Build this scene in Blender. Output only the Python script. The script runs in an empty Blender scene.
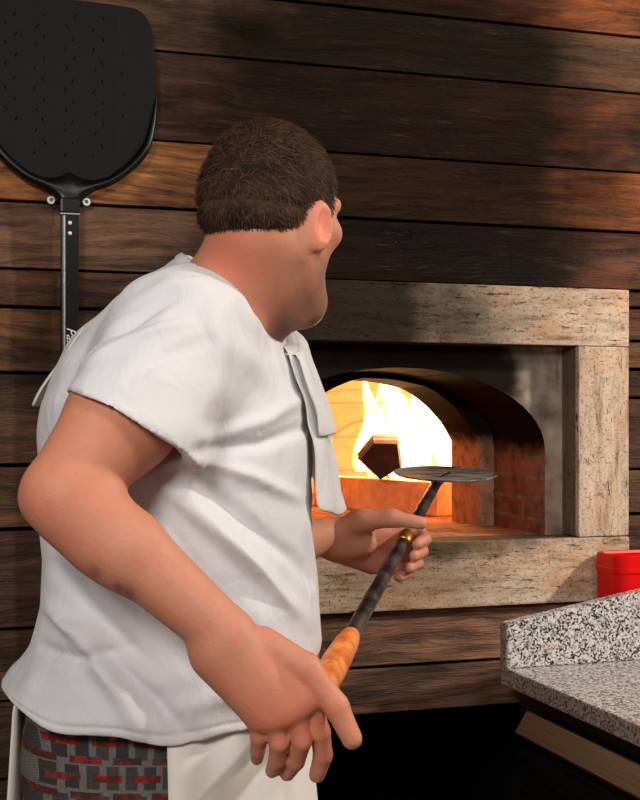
import bpy, bmesh, math, random
import numpy as np
from mathutils import Vector, Matrix
from mathutils.bvhtree import BVHTree
R = math.radians
rnd = random.Random(7)
npr = np.random.RandomState(5)
S = bpy.context.scene
C = S.collection

# ------------------------------------------------------------ camera, world, lights, exposure
F_PX, HOR, CAM_Z, CAM_Y, YAW = 1250.0, 420.0, 1.38, -2.5, 17.5
cd = bpy.data.cameras.new('camera'); cam = bpy.data.objects.new('camera', cd); C.objects.link(cam)
cam.location = (0, CAM_Y, CAM_Z); cam.rotation_euler = (R(90), 0, R(-YAW))
cd.sensor_fit = 'VERTICAL'; cd.sensor_height = 24.0; cd.lens = 24.0*F_PX/800.0
cd.shift_y = (HOR-400.0)/800.0; cd.clip_start = 0.05
S.camera = cam
w = bpy.data.worlds.new('world'); S.world = w; w.use_nodes = True
w.node_tree.nodes['Background'].inputs[0].default_value = (1.0, 0.93, 0.86, 1)
w.node_tree.nodes['Background'].inputs[1].default_value = 0.13
def area(name, loc, target, size, power, col):
    l = bpy.data.lights.new(name, 'AREA'); l.shape = 'DISK'; l.size = size; l.energy = power; l.color = col
    o = bpy.data.objects.new(name, l); C.objects.link(o); o.location = loc
    o.rotation_euler = (Vector(target)-Vector(loc)).to_track_quat('-Z', 'Y').to_euler(); return o
area('ceiling_lamp_key', (3.0, -1.5, 2.62), (1.2, 0.0, 1.1), 0.16, 70, (1.0, 0.90, 0.79))
area('front_fill', (-0.8, -3.0, 2.3), (0.0, -0.9, 1.2), 0.6, 42, (1.0, 0.96, 0.91))  # soft fill added behind the camera to light the man from the front
area('ceiling_lamp_side', (0.9, -2.6, 2.9), (0.3, -0.8, 1.2), 0.6, 22, (1.0, 0.96, 0.91))
pl = bpy.data.lights.new('fire_glow', 'POINT'); pl.energy = 24; pl.color = (1.0, 0.43, 0.17); pl.shadow_soft_size = 0.09
po = bpy.data.objects.new('fire_glow', pl); C.objects.link(po); po.location = (1.33, 0.92, 1.36)
S.view_settings.view_transform = 'Standard'; S.view_settings.look = 'None'
S.view_settings.exposure = 0.0; S.view_settings.gamma = 1.0; S.view_settings.use_curve_mapping = False

# ------------------------------------------------------------ material helpers
def lin(r, g, b):
    f = lambda c: (c/255)/12.92 if c/255 <= 0.04045 else ((c/255+0.055)/1.055)**2.4
    return (f(r), f(g), f(b), 1.0)
class NM:
    def __init__(s, name):
        s.m = bpy.data.materials.new(name); s.m.use_nodes = True; s.t = s.m.node_tree
        s.b = s.t.nodes['Principled BSDF']; s.out = s.t.nodes['Material Output']; s._co = None
    def n(s, typ, **kw):
        nd = s.t.nodes.new(typ)
        for k, v in kw.items():
            if k.startswith('i_'):
                key = k[2:]; key = int(key) if key.isdigit() else key.replace('_', ' ')
                s.set(nd.inputs[key], v)
            else: setattr(nd, k, v)
        return nd
    def set(s, sock, v):
        if isinstance(v, bpy.types.NodeSocket): s.t.links.new(v, sock)
        else: sock.default_value = v
    def co(s): 
        if s._co is None: s._co = s.n('ShaderNodeTexCoord').outputs['Object']
        return s._co
    def map(s, scale=(1,1,1), vec=None, loc=(0,0,0), rot=(0,0,0)):
        return s.n('ShaderNodeMapping', i_Vector=vec or s.co(), i_Scale=scale, i_Location=loc, i_Rotation=rot).outputs[0]
    def noise(s, vec, scale, detail=4, rough=0.55, dist=0.0):
        return s.n('ShaderNodeTexNoise', i_Vector=vec, i_Scale=scale, i_Detail=detail, i_Roughness=rough, i_Distortion=dist).outputs[0]
    def ramp(s, fac, stops):
        nd = s.n('ShaderNodeValToRGB', i_Fac=fac); cr = nd.color_ramp
        while len(cr.elements) < len(stops): cr.elements.new(0.5)
        for e, (p, c) in zip(cr.elements, stops):
            e.position = p; e.color = c if len(c) == 4 else (*c, 1)
        return nd.outputs[0]
    def vramp(s, fac, a, b, lo=0.0, hi=1.0):
        return s.n('ShaderNodeMapRange', i_Value=fac, i_From_Min=a, i_From_Max=b, i_To_Min=lo, i_To_Max=hi, interpolation_type='SMOOTHSTEP').outputs[0]
    def mix(s, fac, a, b, mode='MIX'):
        nd = s.n('ShaderNodeMix', data_type='RGBA', blend_type=mode)
        s.set(nd.inputs[0], fac); s.set(nd.inputs[6], a); s.set(nd.inputs[7], b); return nd.outputs[2]
    def math(s, op, a, b=0.0, c=None):
        nd = s.n('ShaderNodeMath', operation=op); s.set(nd.inputs[0], a); s.set(nd.inputs[1], b)
        if c is not None: s.set(nd.inputs[2], c)
        return nd.outputs[0]
    def attr(s, name, fac=False):
        nd = s.n('ShaderNodeAttribute', attribute_name=name); return nd.outputs['Fac' if fac else 'Color']
    def xyz(s, vec=None):
        return s.n('ShaderNodeSeparateXYZ', i_Vector=vec or s.co()).outputs
    def blob(s, c, r, vec=None, wob=0.35, ns=5.0, inner=0.35):
        """1 at the middle of an irregular stain of centre c and radii r, 0 outside"""
        inv = tuple(1/x for x in r)
        v = s.n('ShaderNodeMapping', i_Vector=vec or s.co(), i_Scale=inv, i_Location=tuple(-a*b for a, b in zip(c, inv))).outputs[0]
        d = s.n('ShaderNodeVectorMath', operation='LENGTH', i_0=v).outputs['Value']
        nz = s.noise(s.co(), ns, 4)
        d = s.math('ADD', d, s.math('MULTIPLY', s.math('SUBTRACT', nz, 0.5), wob*2))
        return s.vramp(d, 1.0, inner)
    def bump(s, h, strength=0.4, dist=0.01):
        nd = s.n('ShaderNodeBump', i_Height=h, i_Strength=strength, i_Distance=dist)
        s.set(s.b.inputs['Normal'], nd.outputs[0])
    def fin(s, col=None, rough=None, metal=None, spec=None, **kw):
        if col is not None: s.set(s.b.inputs['Base Color'], col)
        if rough is not None: s.set(s.b.inputs['Roughness'], rough)
        if metal is not None: s.set(s.b.inputs['Metallic'], metal)
        if spec is not None: s.set(s.b.inputs['Specular IOR Level'], spec)
        for k, v in kw.items(): s.set(s.b.inputs[k.replace('_', ' ')], v)
        return s.m
def plain(name, col, rough=0.5, metal=0.0, ns=60, amt=0.15, bump=0.0, spec=None, **kw):
    m = NM(name); nz = m.noise(m.co(), ns, 3)
    c = m.mix(m.vramp(nz, 0.3, 0.7, 0, amt), col, (0.0, 0.0, 0.0, 1))
    if bump: m.bump(nz, bump, 0.003)
    return m.fin(c, rough, metal, spec, **kw)

# aged planks with soot over the oven mouth
def m_planks():
    m = NM('aged_planks'); g = m.n('ShaderNodeNewGeometry')
    off = m.n('ShaderNodeCombineXYZ', i_X=m.math('MULTIPLY', g.outputs['Random Per Island'], 37.0), i_Y=0.0, i_Z=m.math('MULTIPLY', g.outputs['Random Per Island'], 11.0)).outputs[0]
    v = m.n('ShaderNodeVectorMath', operation='ADD', i_0=m.co(), i_1=off).outputs[0]
    warp = m.noise(m.map((1.6, 1, 5), v), 1.0, 3, 0.5)
    wz = m.n('ShaderNodeCombineXYZ', i_X=0.0, i_Y=0.0, i_Z=m.math('MULTIPLY', warp, 0.11)).outputs[0]
    v2 = m.n('ShaderNodeVectorMath', operation='ADD', i_0=v, i_1=wz).outputs[0]
    grain = m.noise(m.map((4.5, 1, 62), v2), 1.0, 6, 0.68)
    fine = m.noise(m.map((16, 1, 230), v2), 1.0, 4, 0.7)
    big = m.noise(m.map((2.0, 1, 5.5), v), 1.0, 4, 0.6)
    tint = m.mix(m.vramp(m.math('ADD', m.xyz()[0], m.math('MULTIPLY', m.noise(m.map((1.5, 1, 4)), 1.0, 3), 0.6)), 0.7, 1.5), m.attr('tint'), m.attr('tint_far'))
    c = m.mix(m.vramp(grain, 0.36, 0.66), m.mix(0.72, tint, lin(14, 9, 6)), tint)
    c = m.mix(m.vramp(big, 0.46, 0.66, 0, 0.78), c, lin(20, 14, 12))
    c = m.mix(m.vramp(fine, 0.60, 0.78, 0, 0.40), c, lin(182, 128, 84))
    soot = m.blob((0.98, 0.0, 1.95), (0.64, 9, 0.74), wob=0.40, ns=3.6, inner=0.48)
    s2 = m.blob((0.30, 0, 1.52), (0.17, 9, 0.22), wob=0.5, ns=6)
    soot = m.math('MAXIMUM', m.math('MULTIPLY', soot, 0.93), m.math('MULTIPLY', s2, 0.6))
    c = m.mix(soot, c, lin(11, 8, 7))
    st = m.noise(m.map((11, 1, 210), v2), 1.0, 5, 0.72)
    c = m.mix(m.vramp(st, 0.56, 0.76, 0, 0.42), c, lin(112, 92, 76))  # pale streaks: glints on scratches painted into the wood colour
    # flecks, and scratches whose highlights are painted in as pale colour
    fl = m.noise(m.map((55, 1, 260), v2), 1.0, 2, 0.8)
    c = m.mix(m.vramp(fl, 0.70, 0.78, 0, 0.34), c, lin(175, 160, 145))
    fp = m.noise(m.map((38, 1, 30), v), 1.0, 3, 0.6)
    z = m.xyz()[2]
    c = m.mix(m.math('MULTIPLY', m.vramp(fp, 0.68, 0.74, 0, 0.6), m.vramp(z, 1.3, 1.0)), c, lin(190, 165, 140))
    h = m.math('ADD', m.math('MULTIPLY', grain, 1.0), m.math('MULTIPLY', fine, 0.55))
    m.bump(h, 1.0, 0.008)
    return m.fin(c, m.vramp(grain, 0.3, 0.7, 0.40, 0.66), spec=m.math('SUBTRACT', 0.22, m.math('MULTIPLY', soot, 0.16)))
def m_travertine(name, axis):
    m = NM(name); sc = (7, 7, 46) if axis == 'x' else (46, 30, 7)
    a = m.noise(m.map(sc), 1.0, 5, 0.7); b = m.noise(m.co(), 9, 4)
    pit = m.noise(m.map(tuple(x*2.4 for x in sc)), 1.0, 5, 0.8)
    gr = m.noise(m.map((150, 150, 210)), 1.0, 4, 0.8)
    c = m.ramp(a, [(0.30, lin(116, 94, 76)), (0.45, lin(184, 160, 136)), (0.62, lin(208, 190, 170)), (0.8, lin(170, 143, 117))])
    c = m.mix(m.vramp(b, 0.42, 0.68, 0, 0.5), c, lin(206, 160, 122))
    c = m.mix(m.vramp(gr, 0.53, 0.64, 0, 0.75), c, lin(74, 56, 46))
    c = m.mix(m.vramp(pit, 0.575, 0.65, 0, 0.92), c, lin(38, 28, 23))
    og = m.noise(m.map((34, 20, 26)), 1.0, 3, 0.6)
    c = m.mix(m.vramp(og, 0.66, 0.72, 0, 0.75), c, lin(150, 84, 44))
    s1 = m.blob((0.76, 0, 1.60), (0.76, 9, 0.34), wob=0.26, ns=8, inner=0.25)
    c = m.mix(m.math('MULTIPLY', s1, 0.965), c, lin(20, 13, 9))
    c = m.mix(m.math('MULTIPLY', m.vramp(m.xyz()[1], -0.004, 0.004), 0.78), c, lin(58, 46, 38))  # inner faces of the frame: their shade, with soot, painted into the stone
    s2 = m.blob((1.04, 0, 1.115), (0.36, 9, 0.055), wob=0.6, ns=16)
    c = m.mix(m.math('MULTIPLY', s2, 0.75), c, lin(40, 27, 20))
    s4 = m.blob((0.98, 0, 1.05), (0.26, 9, 0.10), wob=0.7, ns=22)
    c = m.mix(m.math('MULTIPLY', s4, 0.35), c, lin(92, 74, 44))
    m.bump(m.math('SUBTRACT', a, m.math('MULTIPLY', m.vramp(pit, 0.58, 0.68), 0.8)), 0.5, 0.004)
    return m.fin(c, 0.8, spec=0.05)
def m_plaster():
    m = NM('sooted_plaster'); n = m.noise(m.co(), 11, 5, 0.6); st = m.noise(m.map((70, 1, 14), rot=(0, R(38), 0)), 1.0, 3)
    c = m.ramp(n, [(0.3, lin(116, 98, 84)), (0.55, lin(172, 152, 134)), (0.75, lin(206, 190, 172))])
    soot = m.blob((0.93, 0, 1.50), (0.50, 9, 0.46), wob=0.26, ns=9, inner=0.62)
    soot = m.math('MAXIMUM', m.math('MULTIPLY', soot, 0.985), m.math('MULTIPLY', m.vramp(st, 0.45, 0.7), m.vramp(m.xyz()[2], 1.40, 1.52, 0.0, 0.7)))
    soot = m.math('MAXIMUM', soot, m.blob((1.0, 0, 1.60), (0.6, 9, 0.10), wob=0.2, inner=0.5))  # band under the lintel: soot and the lintel's shadow painted together
    c = m.mix(soot, c, lin(18, 14, 12)); m.bump(n, 0.4, 0.006)  # soot mask also holds the lintel's painted shadow
    return m.fin(c, 0.9, spec=0.03)
def m_brick(name, plane, cols, mortar, bw, bh, soot_z=None, mort=0.012, soot_amt=0.92, grime=0.6):
    m = NM(name); x, y, z = m.xyz()
    u = {'y': y, 'x': x, 'xy': m.math('ADD', x, y)}[plane]
    v = m.n('ShaderNodeCombineXYZ', i_X=u, i_Y=z, i_Z=0.0).outputs[0]
    b = m.n('ShaderNodeTexBrick', i_Vector=v, i_Scale=1.0, i_Color1=cols[0], i_Color2=cols[1], i_Mortar=mortar, i_Mortar_Size=mort*0.5, i_Mortar_Smooth=0.3, i_Brick_Width=bw, i_Row_Height=bh)
    n = m.noise(m.co(), 30, 5, 0.65); c = m.mix(m.vramp(n, 0.4, 0.72, 0, grime), b.outputs[0], lin(60, 38, 28))
    if soot_z:
        zz = m.math('ADD', z, m.math('MULTIPLY', m.noise(m.co(), 9, 4), 0.10))
        c = m.mix(m.vramp(zz, soot_z, soot_z+0.06, 0, soot_amt), c, lin(12, 8, 6))
    m.bump(m.math('SUBTRACT', n, m.math('MULTIPLY', b.outputs['Fac'], 0.8)), 0.5, 0.006)
    return m.fin(c, 0.92, spec=0.03)
def m_granite():
    m = NM('speckled_granite')
    v = m.n('ShaderNodeTexVoronoi', i_Vector=m.co(), i_Scale=270.0, i_Randomness=1.0)
    r = m.n('ShaderNodeSeparateColor', i_Color=v.outputs['Color']).outputs[0]
    big = m.noise(m.co(), 110, 2); r2 = m.math('ADD', m.math('MULTIPLY', r, 0.55), m.math('MULTIPLY', big, 0.62))
    c = m.ramp(r2, [(0.40, lin(40, 40, 42)), (0.46, lin(104, 102, 104)), (0.53, lin(156, 151, 148)), (0.66, lin(196, 188, 184)), (0.80, lin(214, 206, 202))])
    x = m.xyz()[0]
    c = m.mix(m.vramp(m.noise(m.co(), 20, 3), 0.52, 0.75, 0, 0.3), c, lin(190, 160, 140))
    c = m.mix(m.vramp(x, 1.141, 1.136, 0, 0.6), c, lin(104, 78, 58))
    return m.fin(c, 0.22, spec=0.6)
def m_steel(name, col, rough, sc=(4, 4, 260)):
    m = NM(name); n = m.noise(m.map(sc), 1.0, 3)
    return m.fin(m.mix(m.vramp(n, 0.3, 0.7, 0, 0.25), col, (0.05, 0.05, 0.05, 1)), m.vramp(n, 0.3, 0.7, rough-0.06, rough+0.08), 1.0)
def m_skin():
    m = NM('skin'); n = m.noise(m.co(), 38, 4); n2 = m.noise(m.co(), 300, 2)
    c = m.mix(m.vramp(n, 0.40, 0.68, 0, 0.35), m.attr('skin_tone'), lin(196, 112, 88))
    m.bump(m.math('ADD', m.noise(m.map((120, 120, 120)), 1.0, 4, 0.7), m.math('MULTIPLY', n2, 0.3)), 0.22, 0.004)
    return m.fin(c, m.vramp(n, 0.3, 0.7, 0.5, 0.64), spec=0.3, Subsurface_Weight=0.05, Subsurface_Radius=(0.012, 0.005, 0.003))
def m_cloth(name, col, weave=900):
    m = NM(name); n = m.noise(m.co(), 7, 4); n2 = m.noise(m.co(), weave, 2)
    c = m.mix(m.vramp(n, 0.35, 0.7, 0, 0.10), col, lin(190, 176, 160))
    cr = m.noise(m.map((26, 26, 15), rot=(0, R(35), 0)), 1.0, 3, 0.5, 0.6)
    m.bump(m.math('ADD', cr, m.math('MULTIPLY', n2, 0.03)), 0.4, 0.012)
    return m.fin(c, 0.85, spec=0.15, Sheen_Weight=0.15)
def m_trousers():
    m = NM('patterned_weave'); x, y, z = m.xyz()
    v = m.n('ShaderNodeCombineXYZ', i_X=m.math('ADD', x, m.math('MULTIPLY', y, 0.6)), i_Y=z, i_Z=0.0).outputs[0]
    b = m.n('ShaderNodeTexBrick', i_Vector=v, i_Scale=1.0, i_Color1=lin(150, 40, 26), i_Color2=lin(84, 62, 60), i_Mortar=lin(112, 108, 108), i_Mortar_Size=0.0066, i_Mortar_Smooth=0.15, i_Brick_Width=0.046, i_Row_Height=0.021)
    b2 = m.n('ShaderNodeTexBrick', i_Vector=m.map((1, 1, 1), v, loc=(0.012, 0.006, 0)), i_Scale=1.0, i_Color1=lin(76, 72, 74), i_Color2=lin(56, 52, 54), i_Mortar=lin(116, 111, 109), i_Mortar_Size=0.004, i_Brick_Width=0.022, i_Row_Height=0.035)
    wv = m.n('ShaderNodeTexWave', i_Vector=m.map((1, 1, 1), v, rot=(0, 0, R(45))), i_Scale=150.0, i_Distortion=1.5).outputs['Fac']
    mort = m.mix(m.vramp(wv, 0.35, 0.65), m.mix(0.35, b2.outputs[0], lin(52, 48, 50)), b2.outputs[0])
    red = m.mix(m.vramp(m.noise(m.co(), 60, 2), 0.42, 0.55, 0, 0.8), b.outputs[0], lin(60, 40, 38))
    c = m.mix(b.outputs['Fac'], red, mort)
    return m.fin(m.mix(m.vramp(m.noise(m.co(), 400, 2), 0.4, 0.7, 0, 0.35), c, lin(30, 26, 26)), 0.9, spec=0.1)
def m_apron():
    m = NM('apron_cotton'); x, y, z = m.xyz()
    n = m.noise(m.co(), 9, 4)
    u = m.math('ADD', m.math('MULTIPLY', x, 0.75), m.math('MULTIPLY', z, 0.9)); w2 = m.math('SUBTRACT', m.math('MULTIPLY', x, 0.75), m.math('MULTIPLY', z, 0.75))
    s1 = m.math('MULTIPLY', m.vramp(m.math('ABSOLUTE', m.math('SUBTRACT', u, 0.96)), 0.10, 0.08), m.vramp(m.math('ABSOLUTE', m.math('ADD', w2, 0.64)), 0.022, 0.014))
    c = m.mix(m.vramp(n, 0.35, 0.7, 0, 0.5), lin(232, 228, 222), lin(214, 204, 186))
    c = m.mix(m.math('MULTIPLY', s1, 0.6), c, lin(150, 140, 128))
    return m.fin(c, 0.88, spec=0.12)
def m_hair():
    m = NM('hair_brown'); n = m.noise(m.co(), 22, 3); g = m.n('ShaderNodeNewGeometry').outputs['Random Per Island']
    c = m.mix(m.vramp(n, 0.35, 0.65), lin(38, 27, 24), lin(66, 46, 34)); c = m.mix(m.vramp(g, 0.6, 1.0, 0, 0.5), c, lin(112, 76, 50))
    return m.fin(c, 0.75, spec=0.12)
def m_flame():
    m = NM('flame'); m.t.nodes.remove(m.b)
    lw = m.n('ShaderNodeLayerWeight', i_Blend=0.35).outputs['Facing']
    core = m.vramp(lw, 0.95, 0.2)
    z = m.xyz()[2]
    n = m.noise(m.map((22, 22, 7)), 1.0, 4, 0.6, 0.8)
    f = m.math('MULTIPLY', m.math('POWER', core, 1.4), m.vramp(n, 0.34, 0.62, 0.05, 1.0))
    col = m.ramp(f, [(0.0, (1.0, 0.20, 0.02)), (0.3, (1.0, 0.42, 0.08)), (0.7, (1.0, 0.60, 0.24)), (1.0, (1.0, 0.78, 0.45))])
    em = m.n('ShaderNodeEmission', i_Color=col, i_Strength=m.math('MULTIPLY', f, 3.6)).outputs[0]
    add = m.n('ShaderNodeAddShader'); m.t.links.new(em, add.inputs[0]); m.t.links.new(m.n('ShaderNodeBsdfTransparent').outputs[0], add.inputs[1])
    m.t.links.new(add.outputs[0], m.out.inputs[0]); return m.m
def m_log():
    m = NM('charred_wood'); n = m.noise(m.map((40, 6, 40)), 1.0, 4); x = m.noise(m.co(), 24, 3)
    c = m.mix(m.vramp(n, 0.4, 0.65), lin(18, 11, 9), lin(52, 30, 22)); m.bump(n, 0.6, 0.006)
    return m.fin(c, 0.85)
def m_pole():
    m = NM('worn_steel'); n = m.noise(m.co(), 30, 4)
    return m.fin(m.mix(m.vramp(n, 0.4, 0.65), lin(58, 56, 60), lin(120, 112, 108)), 0.36, 0.9)
def m_blade():
    m = NM('black_anodised'); x = m.xyz()[0]
    wv = m.math('SINE', m.math('MULTIPLY', x, 2*math.pi/0.068)); n = m.noise(m.co(), 180, 3)
    m.bump(m.math('ADD', m.math('MULTIPLY', m.vramp(wv, 0.2, 0.9), 0.5), m.math('MULTIPLY', n, 0.04)), 0.45, 0.006)
    return m.fin(m.mix(m.vramp(n, 0.45, 0.7, 0, 0.4), lin(8, 8, 10), lin(16, 15, 16)), 0.55, 0.0, spec=0.14)
def m_perf_steel():
    m = NM('scratched_steel'); n = m.noise(m.map((14, 60, 14)), 1.0, 4)
    return m.fin(m.mix(m.vramp(n, 0.35, 0.65), lin(96, 88, 82), lin(206, 192, 180)), 0.42, 0.7)
def m_red():
    m = NM('red_translucent_plastic'); n = m.noise(m.co(), 60, 2)
    return m.fin(m.mix(m.vramp(n, 0.4, 0.7, 0, 0.1), lin(236, 14, 10), lin(200, 8, 6)), 0.32, Transmission_Weight=0.25, IOR=1.3, Subsurface_Weight=0.3, Subsurface_Radius=(0.05, 0.005, 0.003))
def m_floor():
    m = NM('floor_tiles'); b = m.n('ShaderNodeTexBrick', i_Vector=m.co(), i_Scale=1.0, i_Color1=lin(120, 84, 66), i_Color2=lin(108, 74, 58), i_Mortar=lin(70, 62, 56), i_Mortar_Size=0.004, i_Brick_Width=0.3, i_Row_Height=0.3, offset=0.0)
    return m.fin(b.outputs[0], 0.45)
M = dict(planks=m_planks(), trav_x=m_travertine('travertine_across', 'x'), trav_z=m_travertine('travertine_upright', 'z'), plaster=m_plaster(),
    tunnel=m_brick('entrance_brick', 'y', (lin(160, 104, 78), lin(134, 84, 62)), lin(140, 112, 94), 0.34, 0.048, 1.325, 0.012, 0.97),
    mouth=m_brick('mouth_stone', 'y', (lin(196, 150, 120), lin(180, 134, 106)), lin(150, 112, 90), 0.4, 0.5, 1.35, 0.006, 0.97),
    dome=m_brick('dome_firebrick', 'xy', (lin(240, 218, 186), lin(232, 206, 170)), lin(214, 180, 146), 0.24, 0.12, None, 0.006, grime=0.15),
    hearth=m_brick('hearth_tile', 'x', (lin(176, 128, 96), lin(158, 112, 84)), lin(100, 70, 52), 0.3, 9.0, None, 0.006),
    firebrick=plain('firebrick', lin(238, 184, 140), 0.8, ns=26, amt=0.3, bump=0.4), granite=m_granite(),
    steel=m_steel('brushed_steel', lin(196, 180, 162), 0.36), dark_steel=m_steel('dim_steel', lin(96, 90, 86), 0.38), skin=m_skin(),
    shirt=m_cloth('white_jersey', lin(208, 206, 209)), towel=m_cloth('white_towel_cloth', lin(204, 202, 202), 500), trousers=m_trousers(), apron=m_apron(), hair=m_hair(),
    flame=m_flame(), log=m_log(), pole=m_pole(), blade=m_blade(), disc=m_perf_steel(), red=m_red(), floor=m_floor(),
    black=plain('black_lacquer', lin(9, 9, 11), 0.3, ns=80, spec=0.25), rivet=plain('silver_rivet', lin(215, 215, 215), 0.35, 0.3), silver_line=plain('silver_trim', lin(170, 172, 176), 0.3, 0.8),
    white_print=plain('white_print', lin(205, 205, 205), 0.5), orange=None, brass=plain('brass', lin(206, 140, 60), 0.3, 0.9),
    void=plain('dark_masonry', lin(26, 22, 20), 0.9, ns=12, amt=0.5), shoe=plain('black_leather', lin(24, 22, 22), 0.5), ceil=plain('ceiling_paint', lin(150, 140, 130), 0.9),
    bark=plain('firewood_bark', lin(70, 56, 46), 0.9, ns=30, amt=0.6), ember=None)
mo = NM('orange_wood_grip'); nz = mo.noise(mo.map((60, 60, 8)), 1.0, 4)
M['orange'] = mo.fin(mo.mix(mo.vramp(nz, 0.35, 0.65), lin(196, 96, 34), lin(228, 142, 72)), 0.4)
me_ = NM('embers'); nz = me_.noise(me_.co(), 50, 3)
M['ember'] = me_.fin(lin(60, 30, 22), 0.9, Emission_Color=(1, 0.16, 0.02, 1), Emission_Strength=me_.vramp(nz, 0.45, 0.6, 0.0, 2.5))

# ------------------------------------------------------------ mesh helpers
def link(name, me, mat, parent=None, smooth=False):
    o = bpy.data.objects.new(name, me); C.objects.link(o)
    if mat: me.materials.append(mat)
    if parent: o.parent = parent
    if smooth: me.polygons.foreach_set('use_smooth', [True]*len(me.polygons))
    return o
def from_bm(name, bm, mat, parent=None, smooth=False):
    bmesh.ops.recalc_face_normals(bm, faces=bm.faces[:])
    me = bpy.data.meshes.new(name); bm.to_mesh(me); bm.free(); return link(name, me, mat, parent, smooth)
def from_np(name, V, Q, mat, parent=None, smooth=True):
    me = bpy.data.meshes.new(name); k = Q.shape[1]
    me.vertices.add(len(V)); me.vertices.foreach_set('co', np.asarray(V, np.float32).ravel())
    me.loops.add(Q.size); me.loops.foreach_set('vertex_index', Q.astype(np.int32).ravel())
    me.polygons.add(len(Q)); me.polygons.foreach_set('loop_start', np.arange(0, Q.size, k, dtype=np.int32))
    me.update(calc_edges=True); me.validate(); return link(name, me, mat, parent, smooth)
def thing(name, label, cat, loc=(0, 0, 0), rz=0.0, group=None):
    o = bpy.data.objects.new(name, None); C.objects.link(o); o.location = loc; o.rotation_euler = (0, 0, rz)
    o.empty_display_size = 0.1; return tag(o, label, cat, group)
def tag(o, label, cat, group=None, kind=None):
    o['label'] = label; o['category'] = cat
    if group: o['group'] = group
    if kind: o['kind'] = kind
    return o
def box(bm, lo, hi, bev=0.0, mat=None, seg=2):
    r = bmesh.ops.create_cube(bm, size=1.0); vs = r['verts']
    for v in vs: v.co = Vector([(a+b)/2+c*(b-a) for a, b, c in zip(lo, hi, v.co)])
    if bev > 0:
        es = list({e for v in vs for e in v.link_edges}); r2 = bmesh.ops.bevel(bm, geom=es, offset=bev, segments=seg, affect='EDGES', profile=0.6)
        vs = list({v for v in vs if v.is_valid} | set(r2['verts']))
    if mat is not None:
        for v in vs: v.co = mat @ v.co
    return vs
def boxes(name, L, mat, parent=None, bev=0.002):
    bm = bmesh.new()
    for lo, hi in L: box(bm, lo, hi, bev)
    return from_bm(name, bm, mat, parent)
def tube(bm, pts, rad, n=16, caps=True):
    """sweep circles along pts; rad per point"""
    pts = [Vector(p) for p in pts]; rings = []
    ref = Vector((0, 0, 1))
    for i, p in enumerate(pts):
        d = (pts[min(i+1, len(pts)-1)]-pts[max(i-1, 0)]).normalized()
        a = d.cross(ref if abs(d.dot(ref)) < 0.95 else Vector((1, 0, 0))).normalized(); b = a.cross(d)
        r = rad[i] if hasattr(rad, '__len__') else rad
        rings.append([bm.verts.new(p+a*(r*math.cos(2*math.pi*k/n))+b*(r*math.sin(2*math.pi*k/n))) for k in range(n)])
    for r0, r1 in zip(rings, rings[1:]):
        for k in range(n): bm.faces.new((r0[k], r0[(k+1) % n], r1[(k+1) % n], r1[k]))
    if caps: bm.faces.new(rings[0][::-1]); bm.faces.new(rings[-1])
def loft(bm, rings, closed=False):
    vr = [[bm.verts.new(p) for p in r] for r in rings]; n = len(vr[0])
    for a, b in zip(vr, vr[1:]):
        for k in range(n if closed else n-1): bm.faces.new((a[k], a[(k+1) % n], b[(k+1) % n], b[k]))
    return vr
def extrude_poly(bm, poly, vec):
    """poly: list of 3D points; solid prism along vec"""
    a = [bm.verts.new(p) for p in poly]; b = [bm.verts.new(Vector(p)+Vector(vec)) for p in poly]; n = len(a)
    bm.faces.new(a[::-1]); bm.faces.new(b)
    for k in range(n): bm.faces.new((a[k], a[(k+1) % n], b[(k+1) % n], b[k]))

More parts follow.
